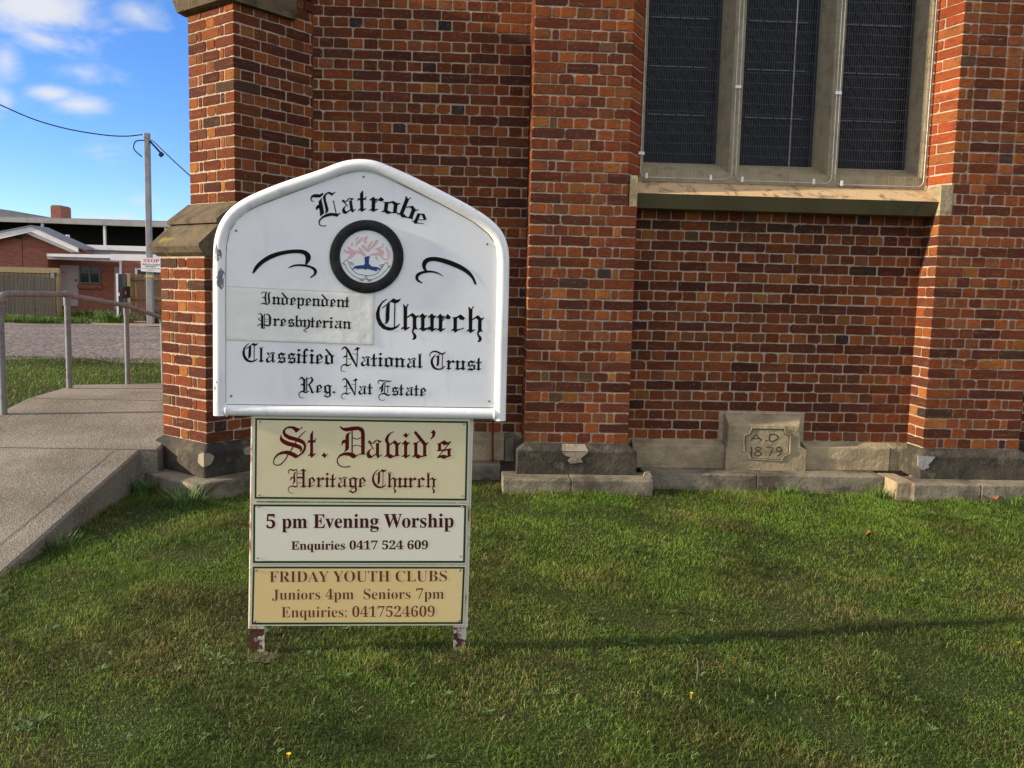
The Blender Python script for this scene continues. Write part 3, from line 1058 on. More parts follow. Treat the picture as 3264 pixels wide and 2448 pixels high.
    # undercut faces below the drip edge take the darker colour
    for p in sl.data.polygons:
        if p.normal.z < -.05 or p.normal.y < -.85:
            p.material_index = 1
    e = MB()
    e.box((1.267, YP-.003, ZSILL), (XB+.004, YF+.05, ZEND))
    e.build('end_block', MT['sandstone'], sl)
    e = MB()
    e.box((XC-.003, YP-.003, ZSILL), (3.899, YF+.05, ZEND))
    e.build('end_block', MT['sandstone'], sl)
    return win


church_window()


def church_sides():
    m = MB()
    m.box((-1.66, 7.70, -.1), (-1.618, 26.0, TOP+.2))
    m.build('side_wall', MT['side_brick'], church)
    m = MB()
    m.prism([(-2.0, 7.3, TOP+.05), (8.2, 7.3, TOP+.05), (8.2, 12.6, TOP+3.2), (-2.0, 12.6, TOP+3.2)], (0, 0, .12))
    m.build('roof', MT['roof_grey'], church)


church_sides()

# ------------------------------------------------------------------ the sign
SO = np.array([-0.878, 3.714, 0.0])               # left foot
SD = np.array([0.877, 0.064, 0.0]); SD /= np.linalg.norm(SD)
SN = np.array([SD[1], -SD[0], 0.0])               # towards the lawn's open side


def S(x, y, off=0.0):
    """point of the sign's board plane seen at photo position (x, y), moved off metres forward"""
    d = ray(x, y)
    p = CAM+d*(((SO-CAM)@SN)/(d@SN))
    return p+SN*off


def conv(ox, oy, s):
    return lambda p: (ox+p[0]/s, oy+p[1]/s)


Z2 = conv(640, 480, 1.8431)
Z3 = conv(740, 1300, 1.9756)

# ---- Old English lettering: pen strokes as flat shapes, x-height 100
def ribbon(pts, ws, sub=5):
    P = catmull([(p[0], p[1], 0) for p in pts], sub)
    n = len(P)
    wi = np.interp(np.linspace(0, 1, n), np.linspace(0, 1, len(ws)), ws)
    Lp, Rp = [], []
    for i in range(n):
        t = P[min(i+1, n-1)]-P[max(i-1, 0)]
        t = t/(np.linalg.norm(t)+1e-9)
        q = np.array([-t[1], t[0]])*wi[i]/2
        Lp.append((P[i][0]+q[0], P[i][1]+q[1])); Rp.append((P[i][0]-q[0], P[i][1]-q[1]))
    return [(Lp[i], Lp[i+1], Rp[i+1], Rp[i]) for i in range(n-1)]


def stem(x, y0=14, y1=84, w=18): return [(x, y0), (x+w, y0), (x+w, y1), (x, y1)]
def head(x): return [(x-14, 79), (x-10, 76), (x, 80), (x+18, 70), (x+34, 88), (x+31, 91), (x+22, 86), (x+8, 101)]
def foot(x): return [(x-15, 11), (x-12, 7), (x-3, 12), (x+8, -1), (x+35, 18), (x+32, 22), (x+18, 16), (x+18, 22), (x, 22), (x-2, 20)]
def fork(x, y=148): return [(x, 80), (x+18, 80), (x+19, y-14), (x+28, y), (x+24, y+1), (x+12, y-16), (x+1, y-3), (x-3, y-4), (x, y-22)]
def arch(x): return [(x-40, 66), (x-38, 74), (x-8, 96), (x-2, 100), (x+18, 83), (x+31, 90), (x+33, 86), (x+18, 70), (x, 74), (x-12, 84)]
BASE2 = [(-12, 10), (-9, 6), (2, 12), (20, -2), (40, 8), (76, 14), (76, 19), (58, 20), (40, 15), (18, 26), (0, 22)]


def R_(pts, ws): return ('r', pts, ws)


GL = {
    'a': ([[(57, 14), (74, 14), (74, 84), (57, 84)], [(46, 88), (60, 101), (74, 84), (90, 92), (88, 95), (60, 103), (44, 92)], [(56, 22), (66, 0), (92, 20), (89, 23), (76, 14), (72, 26)],
           [(36, 57), (18, 48), (5, 36), (0, 24), (4, 8), (14, 0), (24, 0), (57, 20), (57, 27), (33, 13), (24, 18), (18, 28), (20, 40), (30, 52)],
           [(10, 90), (14, 97), (22, 97), (27, 90), (24, 82), (15, 81)]], [R_([(20, 84), (43, 48)], [6, 4]), R_([(26, 82), (40, 84), (58, 97)], [7, 6, 6])], 92),
    'b': ([stem(0), fork(0), arch(52), stem(52, 16), BASE2], [], 78),
    'c': ([stem(0), [(-8, 82), (-6, 78), (2, 80), (18, 78), (26, 84), (38, 72), (54, 70), (64, 82), (40, 101), (18, 88)], foot(0)], [R_([(20, 12), (58, 26)], [6, 4])], 66),
    'd': ([stem(0, 14, 84), stem(52, 16, 82), [(8, 152), (-2, 141), (52, 74), (70, 70), (84, 88), (81, 91), (72, 84), (66, 88)], BASE2], [R_([(-6, 82), (14, 86), (36, 98)], [7, 7, 4])], 88),
    'e': ([stem(0), [(-6, 80), (38, 101), (42, 92), (14, 78)], [(38, 101), (64, 66), (50, 56), (26, 90)], foot(0)], [R_([(56, 60), (16, 36)], [6, 5]), R_([(20, 12), (58, 28)], [6, 4])], 66),
    'f': ([stem(0, 14, 118), [(0, 116), (14, 138), (28, 148), (48, 134), (40, 122), (28, 130), (18, 116)], [(-18, 66), (-13, 80), (30, 80), (36, 90), (39, 88), (32, 70), (-10, 70)], foot(0)], [], 50),
    'g': ([stem(0, 12), stem(50, -6), [(-10, 84), (-6, 80), (18, 78), (42, 84), (50, 74), (68, 72), (84, 90), (80, 93), (66, 88), (44, 102), (20, 90)], [(-12, 10), (-9, 6), (2, 12), (20, -2), (50, 10), (50, 18), (38, 16), (18, 26)],
           [(-8, -36), (-4, -30), (18, -30), (30, -36), (44, -38), (30, -54), (14, -44)]], [R_([(58, 0), (64, -16), (58, -34), (30, -52)], [18, 18, 14, 5]), R_([(44, 6), (-4, -34)], [4, 4])], 76),
    'h': ([stem(0), fork(0), arch(52), stem(52, 12), foot(0), [(50, 16), (66, 10), (79, 9), (70, 22)]], [R_([(60, 16), (51, 2), (52, -10), (62, -24), (62, -38), (50, -48)], [14, 7, 8, 15, 15, 5])], 78),
    'i': ([stem(0), head(0), foot(0), [(-8, 122), (10, 141), (20, 130), (32, 137), (12, 112), (2, 122)]], [], 34),
    'l': ([stem(0), fork(0), foot(0)], [], 34),
    'n': ([stem(0), head(0), foot(0), arch(52), stem(52), foot(52)], [], 82),
    'o': ([stem(0), stem(50, 16), [(-10, 86), (-7, 81), (0, 80), (18, 78), (38, 86), (50, 74), (68, 72), (84, 90), (81, 93), (67, 88), (44, 102), (20, 90)], BASE2], [], 80),
    'p': ([stem(0, -30), head(0), arch(52), stem(52, 14), [(-12, 8), (-10, 4), (18, 14), (38, -2), (70, 12), (70, 22), (52, 22), (40, 12), (18, 22), (0, 14)], [(-10, -40), (8, -30), (9, -24), (18, -24), (34, -42), (18, -34)]], [], 80),
    'r': ([stem(0), head(0), foot(0), [(18, 64), (40, 88), (48, 101), (66, 86), (60, 73), (44, 72), (37, 80), (18, 58)]], [], 62),
    's': ([[(0, 84), (3, 80), (10, 80), (26, 82), (40, 73), (60, 79), (76, 95), (73, 97), (58, 90), (38, 102), (14, 86)], [(7, 42), (22, 42), (22, 84), (7, 82)], [(0, 40), (0, 46), (76, 57), (76, 49), (40, 42)], [(57, 12), (72, 14), (72, 54), (57, 52)],
           [(1, 1), (18, 17), (38, 22), (57, 14), (76, 18), (76, 13), (58, 7), (38, -3), (20, 4)]], [R_([(74, 95), (2, 2)], [4, 4])], 76),
    't': ([stem(0, 14, 112), [(0, 111), (18, 111), (18, 130), (15, 130)], [(-20, 67), (-13, 84), (30, 84), (36, 94), (39, 92), (32, 73), (-12, 73)], foot(0)], [], 40),
    'u': ([stem(0), head(0), stem(52), head(52), foot(52), foot(0)], [R_([(16, 6), (52, 26)], [8, 6])], 80),
    'v': ([stem(0, 18, 86), [(43, 148), (24, 142), (4, 128), (-8, 106), (-8, 94), (0, 80), (18, 80), (10, 98), (12, 116), (24, 134), (44, 145)], arch(52), stem(52, 16), BASE2], [], 78),
    'y': ([stem(0, 16), head(0), stem(52, 26), [(38, 92), (54, 104), (70, 88), (70, 78), (52, 78)], foot(0)], [R_([(61, 28), (50, 2), (26, -16), (2, -32), (2, -46), (20, -54), (34, -46)], [18, 16, 10, 7, 6, 5, 7])], 72),
    '.': ([[(-10, 8), (9, 26), (19, 15), (33, 22), (12, -3), (2, 8)]], [], 34),
    "'": ([[(-10, 140), (12, 160), (22, 146), (18, 124), (6, 112), (-4, 104), (-7, 108), (3, 122), (4, 138), (-5, 144)]], [], 30),
}


def letters(text, kern=26):
    """flat shapes of a run of small letters, baseline at 0"""
    shapes, x = [], 0.0
    for ch in text:
        if ch == ' ':
            x += 60
            continue
        polys, rib, adv = GL[ch]
        for p in polys:
            shapes.append([(q[0]+x, q[1]) for q in p])
        for _, pts, ws in rib:
            for q4 in ribbon(pts, ws):
                shapes.append([(q[0]+x, q[1]) for q in q4])
        x += adv+kern
    return shapes, x-kern


CAPS = {}
CAPS['L'] = ((57, 120, 575, 730), [
    [(55, 240), (70, 195), (110, 165), (160, 160), (220, 165), (270, 140), (285, 145), (265, 185), (220, 220), (150, 222), (100, 215), (75, 235), (72, 255), (90, 280), (120, 290), (115, 298), (85, 292), (60, 265)],
    [(255, 225), (200, 290), (205, 340), (165, 370), (150, 400), (155, 430), (170, 445), (178, 420), (205, 405), (215, 430), (225, 500), (225, 545), (235, 550), (290, 500), (290, 470), (265, 340), (250, 280)],
    [(275, 225), (290, 180), (340, 135), (385, 120), (440, 145), (485, 122), (490, 130), (425, 190), (400, 165), (360, 150), (325, 180), (318, 220), (330, 290), (370, 420), (365, 470), (315, 505), (310, 498), (325, 450), (300, 330)],
    [(575, 490), (580, 498), (520, 560), (470, 545), (400, 545), (300, 570), (240, 610), (215, 655), (220, 690), (250, 715), (330, 712), (328, 728), (250, 730), (210, 705), (198, 660), (210, 610), (260, 555), (340, 505), (410, 490), (470, 495), (540, 505)],
    [(446, 285), (458, 272), (470, 285), (458, 298)]], [R_([(458, 285), (505, 500)], [10, 12])])
CAPS['C'] = ((108, 118, 565, 718), [
    [(310, 130), (230, 175), (150, 270), (108, 400), (115, 500), (160, 610), (240, 690), (340, 718), (430, 705), (510, 660), (555, 595), (545, 592), (500, 630), (440, 655), (370, 662), (290, 640), (220, 570), (180, 480), (170, 380), (185, 290), (230, 210), (312, 140)],
    [(300, 262), (362, 195), (355, 500), (335, 560), (280, 602), (270, 595), (288, 560), (290, 400)],
    [(215, 300), (435, 118), (460, 140), (510, 148), (565, 125), (560, 145), (520, 195), (460, 215), (415, 200), (385, 185), (362, 195), (230, 308)]], [R_([(458, 210), (450, 655)], [16, 14])])
CAPS['I'] = ((148, 125, 358, 408), [], [R_([(165, 175), (190, 142), (235, 136), (280, 140)], [8, 14, 16, 8]), R_([(274, 138), (252, 190), (250, 320), (272, 378)], [20, 26, 28, 16]), R_([(175, 268), (210, 250), (245, 290)], [6, 18, 14]),
                         R_([(358, 135), (318, 180), (322, 290), (328, 360), (290, 402)], [6, 28, 36, 30, 10]), R_([(148, 402), (200, 374), (260, 396), (300, 402)], [8, 24, 28, 14])])
CAPS['P'] = ((68, 595, 365, 920), [], [R_([(92, 612), (140, 598), (182, 650)], [6, 18, 26]), R_([(180, 640), (180, 915)], [40, 40]), R_([(228, 600), (222, 918)], [9, 9]), R_([(195, 655), (285, 605)], [7, 9]), R_([(285, 605), (344, 670), (345, 835)], [16, 36, 38]),
                         R_([(350, 825), (310, 858), (230, 835)], [16, 28, 28]), R_([(230, 712), (280, 722), (330, 705)], [7, 7, 7]), R_([(232, 772), (290, 755), (330, 765)], [7, 7, 7]), R_([(165, 680), (95, 715), (165, 755)], [6, 9, 16]), R_([(70, 867), (130, 828), (180, 832)], [6, 16, 16]), R_([(162, 915), (226, 917)], [9, 8])])
CAPS['N'] = ((1802, 130, 2150, 575), [[(2040, 197), (2100, 140), (2122, 158), (2150, 152), (2105, 198)], [(1848, 342), (1862, 302), (1912, 282), (1912, 318), (1870, 320)]],
             [R_([(1818, 190), (1876, 145), (1930, 195)], [6, 28, 34]), R_([(1925, 185), (2000, 330), (2086, 490)], [36, 34, 18]), R_([(1912, 200), (1910, 450)], [11, 11]), R_([(2100, 190), (2086, 492)], [10, 12]), R_([(1915, 352), (1985, 355), (2030, 374)], [8, 8, 8]), R_([(2005, 262), (2095, 270)], [7, 7]),
              R_([(1992, 436), (1925, 470), (1880, 450), (1830, 470), (1808, 520), (1830, 568), (1893, 572)], [6, 28, 26, 12, 8, 8, 6])])
CAPS['R'] = ((1065, 660, 1342, 1040), [[(1103, 827), (1118, 788), (1156, 782), (1156, 818), (1120, 812)]],
             [R_([(1080, 717), (1115, 677), (1165, 725)], [6, 26, 30]), R_([(1162, 700), (1164, 915)], [32, 32]), R_([(1208, 668), (1205, 915)], [12, 12]), R_([(1180, 720), (1290, 672)], [7, 8]), R_([(1286, 674), (1306, 730), (1250, 798), (1215, 808)], [18, 34, 20, 8]), R_([(1245, 800), (1290, 900), (1302, 948), (1342, 922)], [20, 30, 24, 6]),
              R_([(1247, 912), (1190, 940), (1130, 922), (1080, 950), (1070, 990), (1100, 1030), (1165, 1035)], [6, 28, 24, 12, 8, 8, 6])])
CAPS['T'] = ((1203, 195, 1478, 522), [], [R_([(1216, 300), (1212, 255), (1265, 212), (1330, 215), (1400, 248), (1440, 246), (1477, 214)], [6, 9, 24, 28, 26, 22, 5]), R_([(1312, 258), (1255, 330), (1245, 400), (1280, 478), (1350, 508), (1420, 495), (1466, 448)], [6, 28, 38, 36, 26, 22, 6]),
                         R_([(1352, 285), (1345, 420), (1322, 458)], [34, 32, 8]), R_([(1305, 307), (1378, 260)], [8, 8]), R_([(1425, 255), (1420, 495)], [9, 9])])
CAPS['E'] = ((340, 682, 572, 1035), [], [R_([(348, 752), (345, 722), (375, 694), (425, 705), (463, 690)], [6, 9, 20, 24, 6]), R_([(458, 732), (484, 702), (530, 712), (571, 700)], [9, 16, 24, 6]), R_([(437, 735), (415, 790), (412, 860), (392, 897)], [8, 28, 32, 8]), R_([(364, 852), (385, 815), (412, 810)], [6, 18, 18]),
                         R_([(458, 720), (452, 908)], [9, 9]), R_([(508, 800), (505, 908)], [8, 8]), R_([(455, 797), (503, 792), (549, 800)], [6, 24, 6]), R_([(551, 924), (510, 945), (450, 915), (390, 925), (355, 965), (370, 1010), (410, 1030), (460, 1018)], [6, 28, 26, 15, 8, 8, 8, 6])])
CAPS['S'] = ((78, 122, 800, 995), [
    [(710, 140), (728, 152), (575, 272), (540, 220), (490, 180), (430, 168), (370, 185), (335, 225), (345, 275), (420, 325), (620, 385), (700, 410), (770, 465), (803, 550), (790, 640), (740, 720), (600, 820), (555, 830), (500, 795), (400, 750), (300, 735), (200, 760), (120, 830), (95, 890), (78, 900), (95, 820), (160, 735), (260, 680), (370, 660), (450, 672), (540, 710), (625, 765), (700, 695), (745, 620), (750, 560), (720, 520), (640, 480), (560, 455), (420, 420), (330, 360), (285, 280), (290, 220), (350, 155), (430, 125), (520, 125), (600, 155), (655, 185)],
    [(245, 315), (260, 330), (262, 370), (320, 420), (420, 465), (560, 500), (650, 535), (700, 575), (715, 620), (700, 670), (670, 692), (655, 685), (675, 655), (660, 635), (600, 610), (480, 575), (370, 550), (280, 500), (230, 440), (222, 390)]],
    [R_([(792, 230), (720, 290), (632, 388)], [14, 18, 24]), R_([(582, 466), (552, 502)], [24, 24]), R_([(512, 588), (455, 674)], [24, 24]), R_([(405, 750), (340, 860), (240, 965), (150, 982), (95, 950), (86, 880)], [22, 24, 26, 24, 20, 18])])
CAPS['D'] = ((1475, 120, 2110, 1035), [
    [(1540, 120), (1560, 125), (1610, 158), (1700, 155), (1850, 130), (1950, 128), (2040, 160), (2085, 220), (2093, 300), (2090, 722), (2016, 740), (2014, 300), (2005, 250), (1960, 212), (1900, 212), (1780, 232), (1680, 240), (1600, 210), (1560, 165)],
    [(1775, 255), (1780, 265), (1745, 310), (1745, 600), (1720, 650), (1645, 690), (1638, 680), (1665, 640), (1665, 490), (1610, 505), (1600, 545), (1582, 548), (1588, 460), (1620, 425), (1668, 418), (1672, 340), (1700, 285)],
    [(2110, 728), (2110, 748), (1960, 755), (1880, 815), (1850, 833), (1820, 825), (1740, 775), (1640, 765), (1560, 790), (1505, 840), (1498, 900), (1530, 970), (1600, 1010), (1680, 1012), (1770, 995), (1780, 1018), (1680, 1035), (1590, 1030), (1510, 985), (1475, 910), (1485, 830), (1540, 750), (1630, 705), (1730, 695), (1830, 710), (1915, 770), (1960, 735), (2020, 722)]],
    [R_([(1815, 232), (1815, 708)], [24, 24]), R_([(1825, 375), (1920, 407), (2018, 377)], [18, 18, 18]), R_([(1825, 572), (1915, 540), (2018, 575)], [18, 18, 18])])
CAPS['H'] = ((402, 1058, 815, 1605), [[(670, 1107), (742, 1058), (775, 1090), (815, 1085), (768, 1125), (722, 1112)], [(670, 1468), (722, 1428), (768, 1428), (815, 1437), (750, 1480), (715, 1460)]],
             [R_([(430, 1178), (410, 1130), (450, 1082), (530, 1095), (597, 1070)], [9, 12, 28, 32, 7]), R_([(578, 1130), (540, 1190), (545, 1330), (508, 1397)], [9, 32, 38, 10]), R_([(455, 1317), (480, 1262), (532, 1256)], [9, 28, 30]), R_([(600, 1065), (600, 1440)], [11, 11]), R_([(745, 1085), (745, 1460)], [46, 46]), R_([(605, 1256), (722, 1256)], [36, 36]),
              R_([(610, 1165), (720, 1166)], [11, 11]), R_([(610, 1372), (720, 1372)], [11, 11]), R_([(630, 1430), (570, 1460), (500, 1438), (430, 1470), (410, 1530), (450, 1590), (525, 1598)], [7, 32, 28, 15, 11, 11, 10])])

# math alphabets of the built-in font give an upright serif face
def serif(s):
    o = ''
    for c in s:
        if 'A' <= c <= 'Z': o += chr(0x1D400+ord(c)-65)
        elif 'a' <= c <= 'z': o += chr(0x1D41A+ord(c)-97)
        elif '0' <= c <= '9': o += chr(0x1D7CE+ord(c)-48)
        else: o += c
    return o


def text_mesh(body, offset=0.0):
    cu = bpy.data.curves.new('text', 'FONT')
    cu.body = body
    cu.offset = offset
    cu.resolution_u = 4
    o = bpy.data.objects.new('text', cu)
    COL.objects.link(o)
    bpy.context.view_layer.update()
    me = bpy.data.meshes.new_from_object(o.evaluated_get(bpy.context.evaluated_depsgraph_get()))
    V = [(v.co.x, v.co.y) for v in me.vertices]
    Fc = [list(p.vertices) for p in me.polygons]
    bpy.data.objects.remove(o)
    bpy.data.curves.remove(cu)
    bpy.data.meshes.remove(me)
    return V, Fc


class Lettering:
    """flat lettering on the sign plane, given in photo coordinates"""
    def __init__(s, off, surf=S, bold=0.0):
        s.mb, s.off, s.k, s.surf, s.bold = MB(), off, 0, surf, bold

    def shape(s, poly):
        for dx in ((0.0,) if not s.bold else (-s.bold, s.bold)):
            s.k += 1
            o = s.off+(s.k % 40)*2e-5
            s.mb.add([s.surf(x+dx, y, o) for x, y in poly], [tuple(range(len(poly)))])

    def flush(s, name, material, parent):
        o = s.mb.build(name, material, parent)
        s.mb = MB()
        return o

    def run(s, text, x0, y0, x1, y1, xh, kern=26, lift=0.0):
        """small letters from (x0, y0) to (x1, y1) along the baseline, x-height xh"""
        sh, w = letters(text, kern)
        lo = min(p[0] for q in sh for p in q); hi = max(p[0] for q in sh for p in q)
        for q in sh:
            pts = []
            for (x, y) in q:
                t = (x-lo)/(hi-lo)
                pts.append((x0+(x1-x0)*t, y0+(y1-y0)*t-y*xh/100.0))
            s.shape(pts)

    def glyph(s, ch, x, y, xh, ang, sx=1.0):
        c, n = math.cos(RAD(ang)), math.sin(RAD(ang))
        sh, w = letters(ch)
        for q in sh:
            s.shape([(x+(px*sx*c+py*n)*xh/100, y+(px*sx*n-py*c)*xh/100) for px, py in q])

    def cap(s, ch, x0, y0, x1, y1, skew=0.0):
        (a, b, c, d), polys, rib = CAPS[ch]
        fx = lambda p: (x0+(p[0]-a)/(c-a)*(x1-x0), y0+(p[1]-b)/(d-b)*(y1-y0)+skew*(p[0]-a)/(c-a))
        for p in polys:
            s.shape([fx(q) for q in p])
        for _, pts, ws in rib:
            for q4 in ribbon(pts, ws):
                s.shape([fx(q) for q in q4])

    def font(s, V, Fc, x0, y0, x1, y1, caph, capu=0.70):
        xs = [v[0] for v in V]
        lo, hi = min(xs), max(xs)
        for dx in ((0.0,) if not s.bold else (-s.bold, s.bold)):
            s.k += 1
            pts = []
            for x, y in V:
                t = (x-lo)/(hi-lo)
                pts.append(s.surf(x0+(x1-x0)*t+dx, y0+(y1-y0)*t-y*caph/capu-dx*.6, s.off+(s.k % 40)*2e-5))
            s.mb.add(pts, Fc)

    def stroke(s, pts, ws, sub=6):
        for q in ribbon(pts, ws, sub):
            s.shape(q)


def church_sign():
    root = empty('church_sign', SO+SD*.44, 'white gable-topped board above three cream and tan panels on two rusty posts', 'sign')
    # posts of square tube with peeling stakes below
    def post(xt0, xt1, yt, xb0, xb1, yb, xs0, xs1, ys):
        m = MB()
        a = [S(xt0, yt, -.012), S(xt1, yt, -.012), S(xb1, yb, -.012), S(xb0, yb, -.012)]
        a = [a[3], a[2], a[1], a[0]]
        m.prism(a, -SN*.05)
        p = m.build('post', MT['post'], root)
        bv = p.modifiers.new('bevel', 'BEVEL'); bv.width = .004; bv.segments = 2
        m = MB()
        b = [S(xs0, ys, -.020), S(xs1, ys, -.020), S(xs1+(1 if xs1 < 1200 else 0), yb-6, -.020), S(xs0+1, yb-6, -.020)]
        b[0][2] = b[1][2] = -.12
        m.prism(b, -SN*.036)
        k = m.build('stake', MT['stake'], p)
        m = MB()
        c = S((xs0+xs1)/2-2, ys-62, -.018)
        m.tube([c-SN*.004, c+SN*.009], .0085, 6)
        m.build('bolt', MT['screw'], k)
        return p
    g = lambda x, y: Z3((x, y))
    l0 = g(116, 30); l1 = g(205, 30); lb0 = g(98, 1402); lb1 = g(200, 1402)
    post(l0[0], l1[0], l0[1], lb0[0], lb1[0], lb0[1], g(104, 0)[0], g(196, 0)[0], g(0, 1592)[1])
    r0 = g(1430, 30); r1 = g(1522, 30); rb0 = g(1396, 1392); rb1 = g(1484, 1392)
    post(r0[0], r1[0], r0[1], rb0[0], rb1[0], rb0[1], g(1396, 0)[0], g(1476, 0)[0], g(0, 1562)[1])

    # head board
    centre = [(112, 1555), (111, 1100), (110, 720), (112, 615), (118, 535), (142, 452), (190, 380), (252, 330), (342, 283), (500, 220), (700, 153), (822, 107), (885, 92), (945, 88), (1010, 95), (1075, 117), (1225, 183), (1425, 282), (1600, 377), (1692, 443), (1745, 505), (1770, 575), (1777, 650), (1775, 800), (1765, 1200), (1756, 1585)]
    cpx = [Z2(p) for p in centre]
    cp = [S(x, y) for x, y in cpx]
    sm = catmull(cp[3:23], 5)
    path = [cp[0], cp[1], cp[2]]+sm+[cp[23], cp[24], cp[25]]
    m = MB()
    m.tube(path, .0258, 20)
    bl, br_ = S(*Z2((112, 1523))), S(*Z2((1758, 1547)))
    m.tube([bl+SD*.012, br_-SD*.012], .0236, 18)
    # weld beads where the bottom rail meets the uprights
    for c, sgn in ((bl, 1), (br_, -1)):
        ring = [c+SD*sgn*.027+.0245*(math.cos(t*2*math.pi/20)*np.array([0, 0, 1.0])+math.sin(t*2*math.pi/20)*SN) for t in range(20)]
        m.tube(ring, .0042, 6, closed=True)
    frame = m.build('frame', MT['white_paint'], root, smooth=True, angle=RAD(50))
    # bare patches where the paint has come off the left upright
    def flake(poly, r=.0262):
        mm = MB()
        top = []
        ax = np.array([p[0] for p in poly]); 
        V = []
        for (x, y) in poly:
            X, Y = Z2((x, y))
            p = S(X, Y)
            # nearest axis point of the upright
            cxs = np.interp(Y, [q[1] for q in cpx[5::-1]], [q[0] for q in cpx[5::-1]])
            c0 = S(cxs, Y)
            d = (p-c0)@SD
            d = max(-r*.97, min(r*.97, d))
            V.append(c0+SD*d+SN*math.sqrt(max(r*r-d*d, 1e-8)))
        n = len(V)
        cen = sum(V)/n
        X = sum(q[0] for q in poly)/n; Yc = sum(q[1] for q in poly)/n
        # centre point lifted on the tube as well
        X2, Y2 = Z2((X, Yc))
        cxs = np.interp(Y2, [q[1] for q in cpx[5::-1]], [q[0] for q in cpx[5::-1]])
        c0 = S(cxs, Y2); d = (S(X2, Y2)-c0)@SD
        cen = c0+SD*d+SN*math.sqrt(max(r*r-d*d, 1e-8))
        mid = [(v+cen)/2 for v in V]
        mid2 = []
        for v in mid:
            w = v-c0; dd = w@SD; zz = w[2]
            mid2.append(c0+np.array([0, 0, zz])+SD*dd+SN*math.sqrt(max(r*r-dd*dd, 1e-8)))
        mm.add(V+mid2+[cen], [(i, (i+1) % n, n+(i+1) % n, n+i) for i in range(n)]+[(n+i, n+(i+1) % n, 2*n) for i in range(n)])
        mm.build('bare_patch', MT['bare_metal'], frame)
    flake([(112, 580), (125, 585), (131, 608), (128, 632), (112, 645), (104, 652), (86, 646), (80, 635), (84, 600), (82, 560), (90, 520), (98, 545), (104, 578)])
    flake([(125, 688), (139, 706), (145, 722), (140, 760), (139, 800), (128, 818), (118, 805), (103, 795), (100, 772), (105, 755), (96, 745), (106, 735), (108, 712)])
    flake([(80, 664), (86, 672), (88, 690), (82, 694), (79, 680)])
    flake([(86, 1376), (92, 1384), (92, 1402), (86, 1410), (82, 1394)])
    flake([(95, 1350), (102, 1354), (100, 1362), (95, 1362)])
    # the board itself
    inner = [(148, 1490), (148, 800), (150, 600), (154, 545), (172, 472), (212, 407), (262, 365), (335, 327), (500, 264), (700, 190), (850, 136), (930, 121), (1000, 124), (1060, 143), (1200, 213), (1400, 311), (1600, 420), (1688, 490), (1730, 547), (1744, 612), (1745, 800), (1736, 1200), (1728, 1510)]
    cxm, cym = 945, 850
    ob = []
    for x, y in inner:
        k = 1.012
        ob.append(S(*Z2((cxm+(x-cxm)*k, cym+(y-cym)*k)), -.004))
    m = MB()
    m.prism(ob[::-1], SN*.009)
    board = m.build('board', MT['board'], root)
    # dark gap round the edge of the board
    m = MB()
    bo = [S(*Z2((cxm+(x-cxm)*1.003, cym+(y-cym)*1.003)), .0056) for x, y in inner]
    bi = [S(*Z2((cxm+(x-cxm)*.9975, cym+(y-cym)*.9975)), .0056) for x, y in inner]
    n = len(inner)
    m.add(bo+bi, [(i, (i+1) % n, n+(i+1) % n, n+i) for i in range(n)])
    m.build('board_edge', MT['seam'], board)

    def screws(pts, r, off, par, m_='screw'):
        for (x, y) in pts:
            mm = MB()
            c = S(x, y, off)
            ang = [2*math.pi*i/10 for i in range(10)]
            Zv = np.array([0, 0, 1.0])
            r0 = [c-SN*.001+(SD*math.cos(a)+Zv*math.sin(a))*r for a in ang]
            r1 = [c+SN*.0014+(SD*math.cos(a)+Zv*math.sin(a))*r*.8 for a in ang]
            r2 = [c+SN*.0022+(SD*math.cos(a)+Zv*math.sin(a))*r*.35 for a in ang]
            mm.loft([r0, r1, r2])
            mm.build('screw', MT[m_], par)
    screws([Z2(p) for p in [(957, 155), (209, 471), (1682, 550), (180, 1441), (1693, 1472)]], .0052, .006, board, 'bare_metal')

    # stuck-on film with a wrinkled edge
    m = MB()
    nx, ny = 60, 26
    tl, tr, br2, bl2 = [np.array(q, float) for q in ((150, 796), (1023, 838), (1016, 1142), (152, 1112))]
    rr = random.Random(3)
    V = []
    for j in range(ny+1):
        for i in range(nx+1):
            a, b = i/nx, j/ny
            p = (tl*(1-a)+tr*a)*(1-b)+(bl2*(1-a)+br2*a)*b
            edge = min(a, 1-a if a < 1 else 0, 1)*nx
            h = .0004+.0020*max(0, math.sin(a*23)*math.sin(a*9+1.2))*math.exp(-((1-b)/.13)**2)+.0011*math.exp(-((a-.54)/.03)**2-((1-b)/.12)**2)
            h += .0007*math.exp(-((b-.07)/.028)**2)+.0006*math.exp(-((1-a-.02)/.012)**2)+.00055*math.exp(-((1-b-.03)/.02)**2)
            if j in (0, ny) or i in (0, nx):
                h = 0
            V.append(S(*Z2(p), .0058+h))
    m.add(V, [(j*(nx+1)+i, (j+1)*(nx+1)+i, (j+1)*(nx+1)+i+1, j*(nx+1)+i+1) for j in range(ny) for i in range(nx)])
    patch = m.build('film_patch', MT['patch'], board, smooth=True)
    m = MB()
    for (p, q, wd) in ((bl2, br2, 5.0), (br2, tr, 4.0), (tl, tr, 3.0)):
        dv = (q-p)/np.linalg.norm(q-p); nv = np.array([-dv[1], dv[0]])
        if nv @ (np.array([590, 970])-p) < 0: nv = -nv
        P_ = [p, q, q+nv*wd, p+nv*wd]
        m.add([S(*Z2(z_), .0071) for z_ in P_], [(0, 1, 2, 3)])
    m.build('film_edge', mat('film_edge', (.52, .515, .48), .5, noise=[(20, 4, (.70, .69, .65), .45, .65)]), patch)

    # lettering in black
    A5 = conv(980, 590, 5.53)
    T = Lettering(.0062, bold=.55)
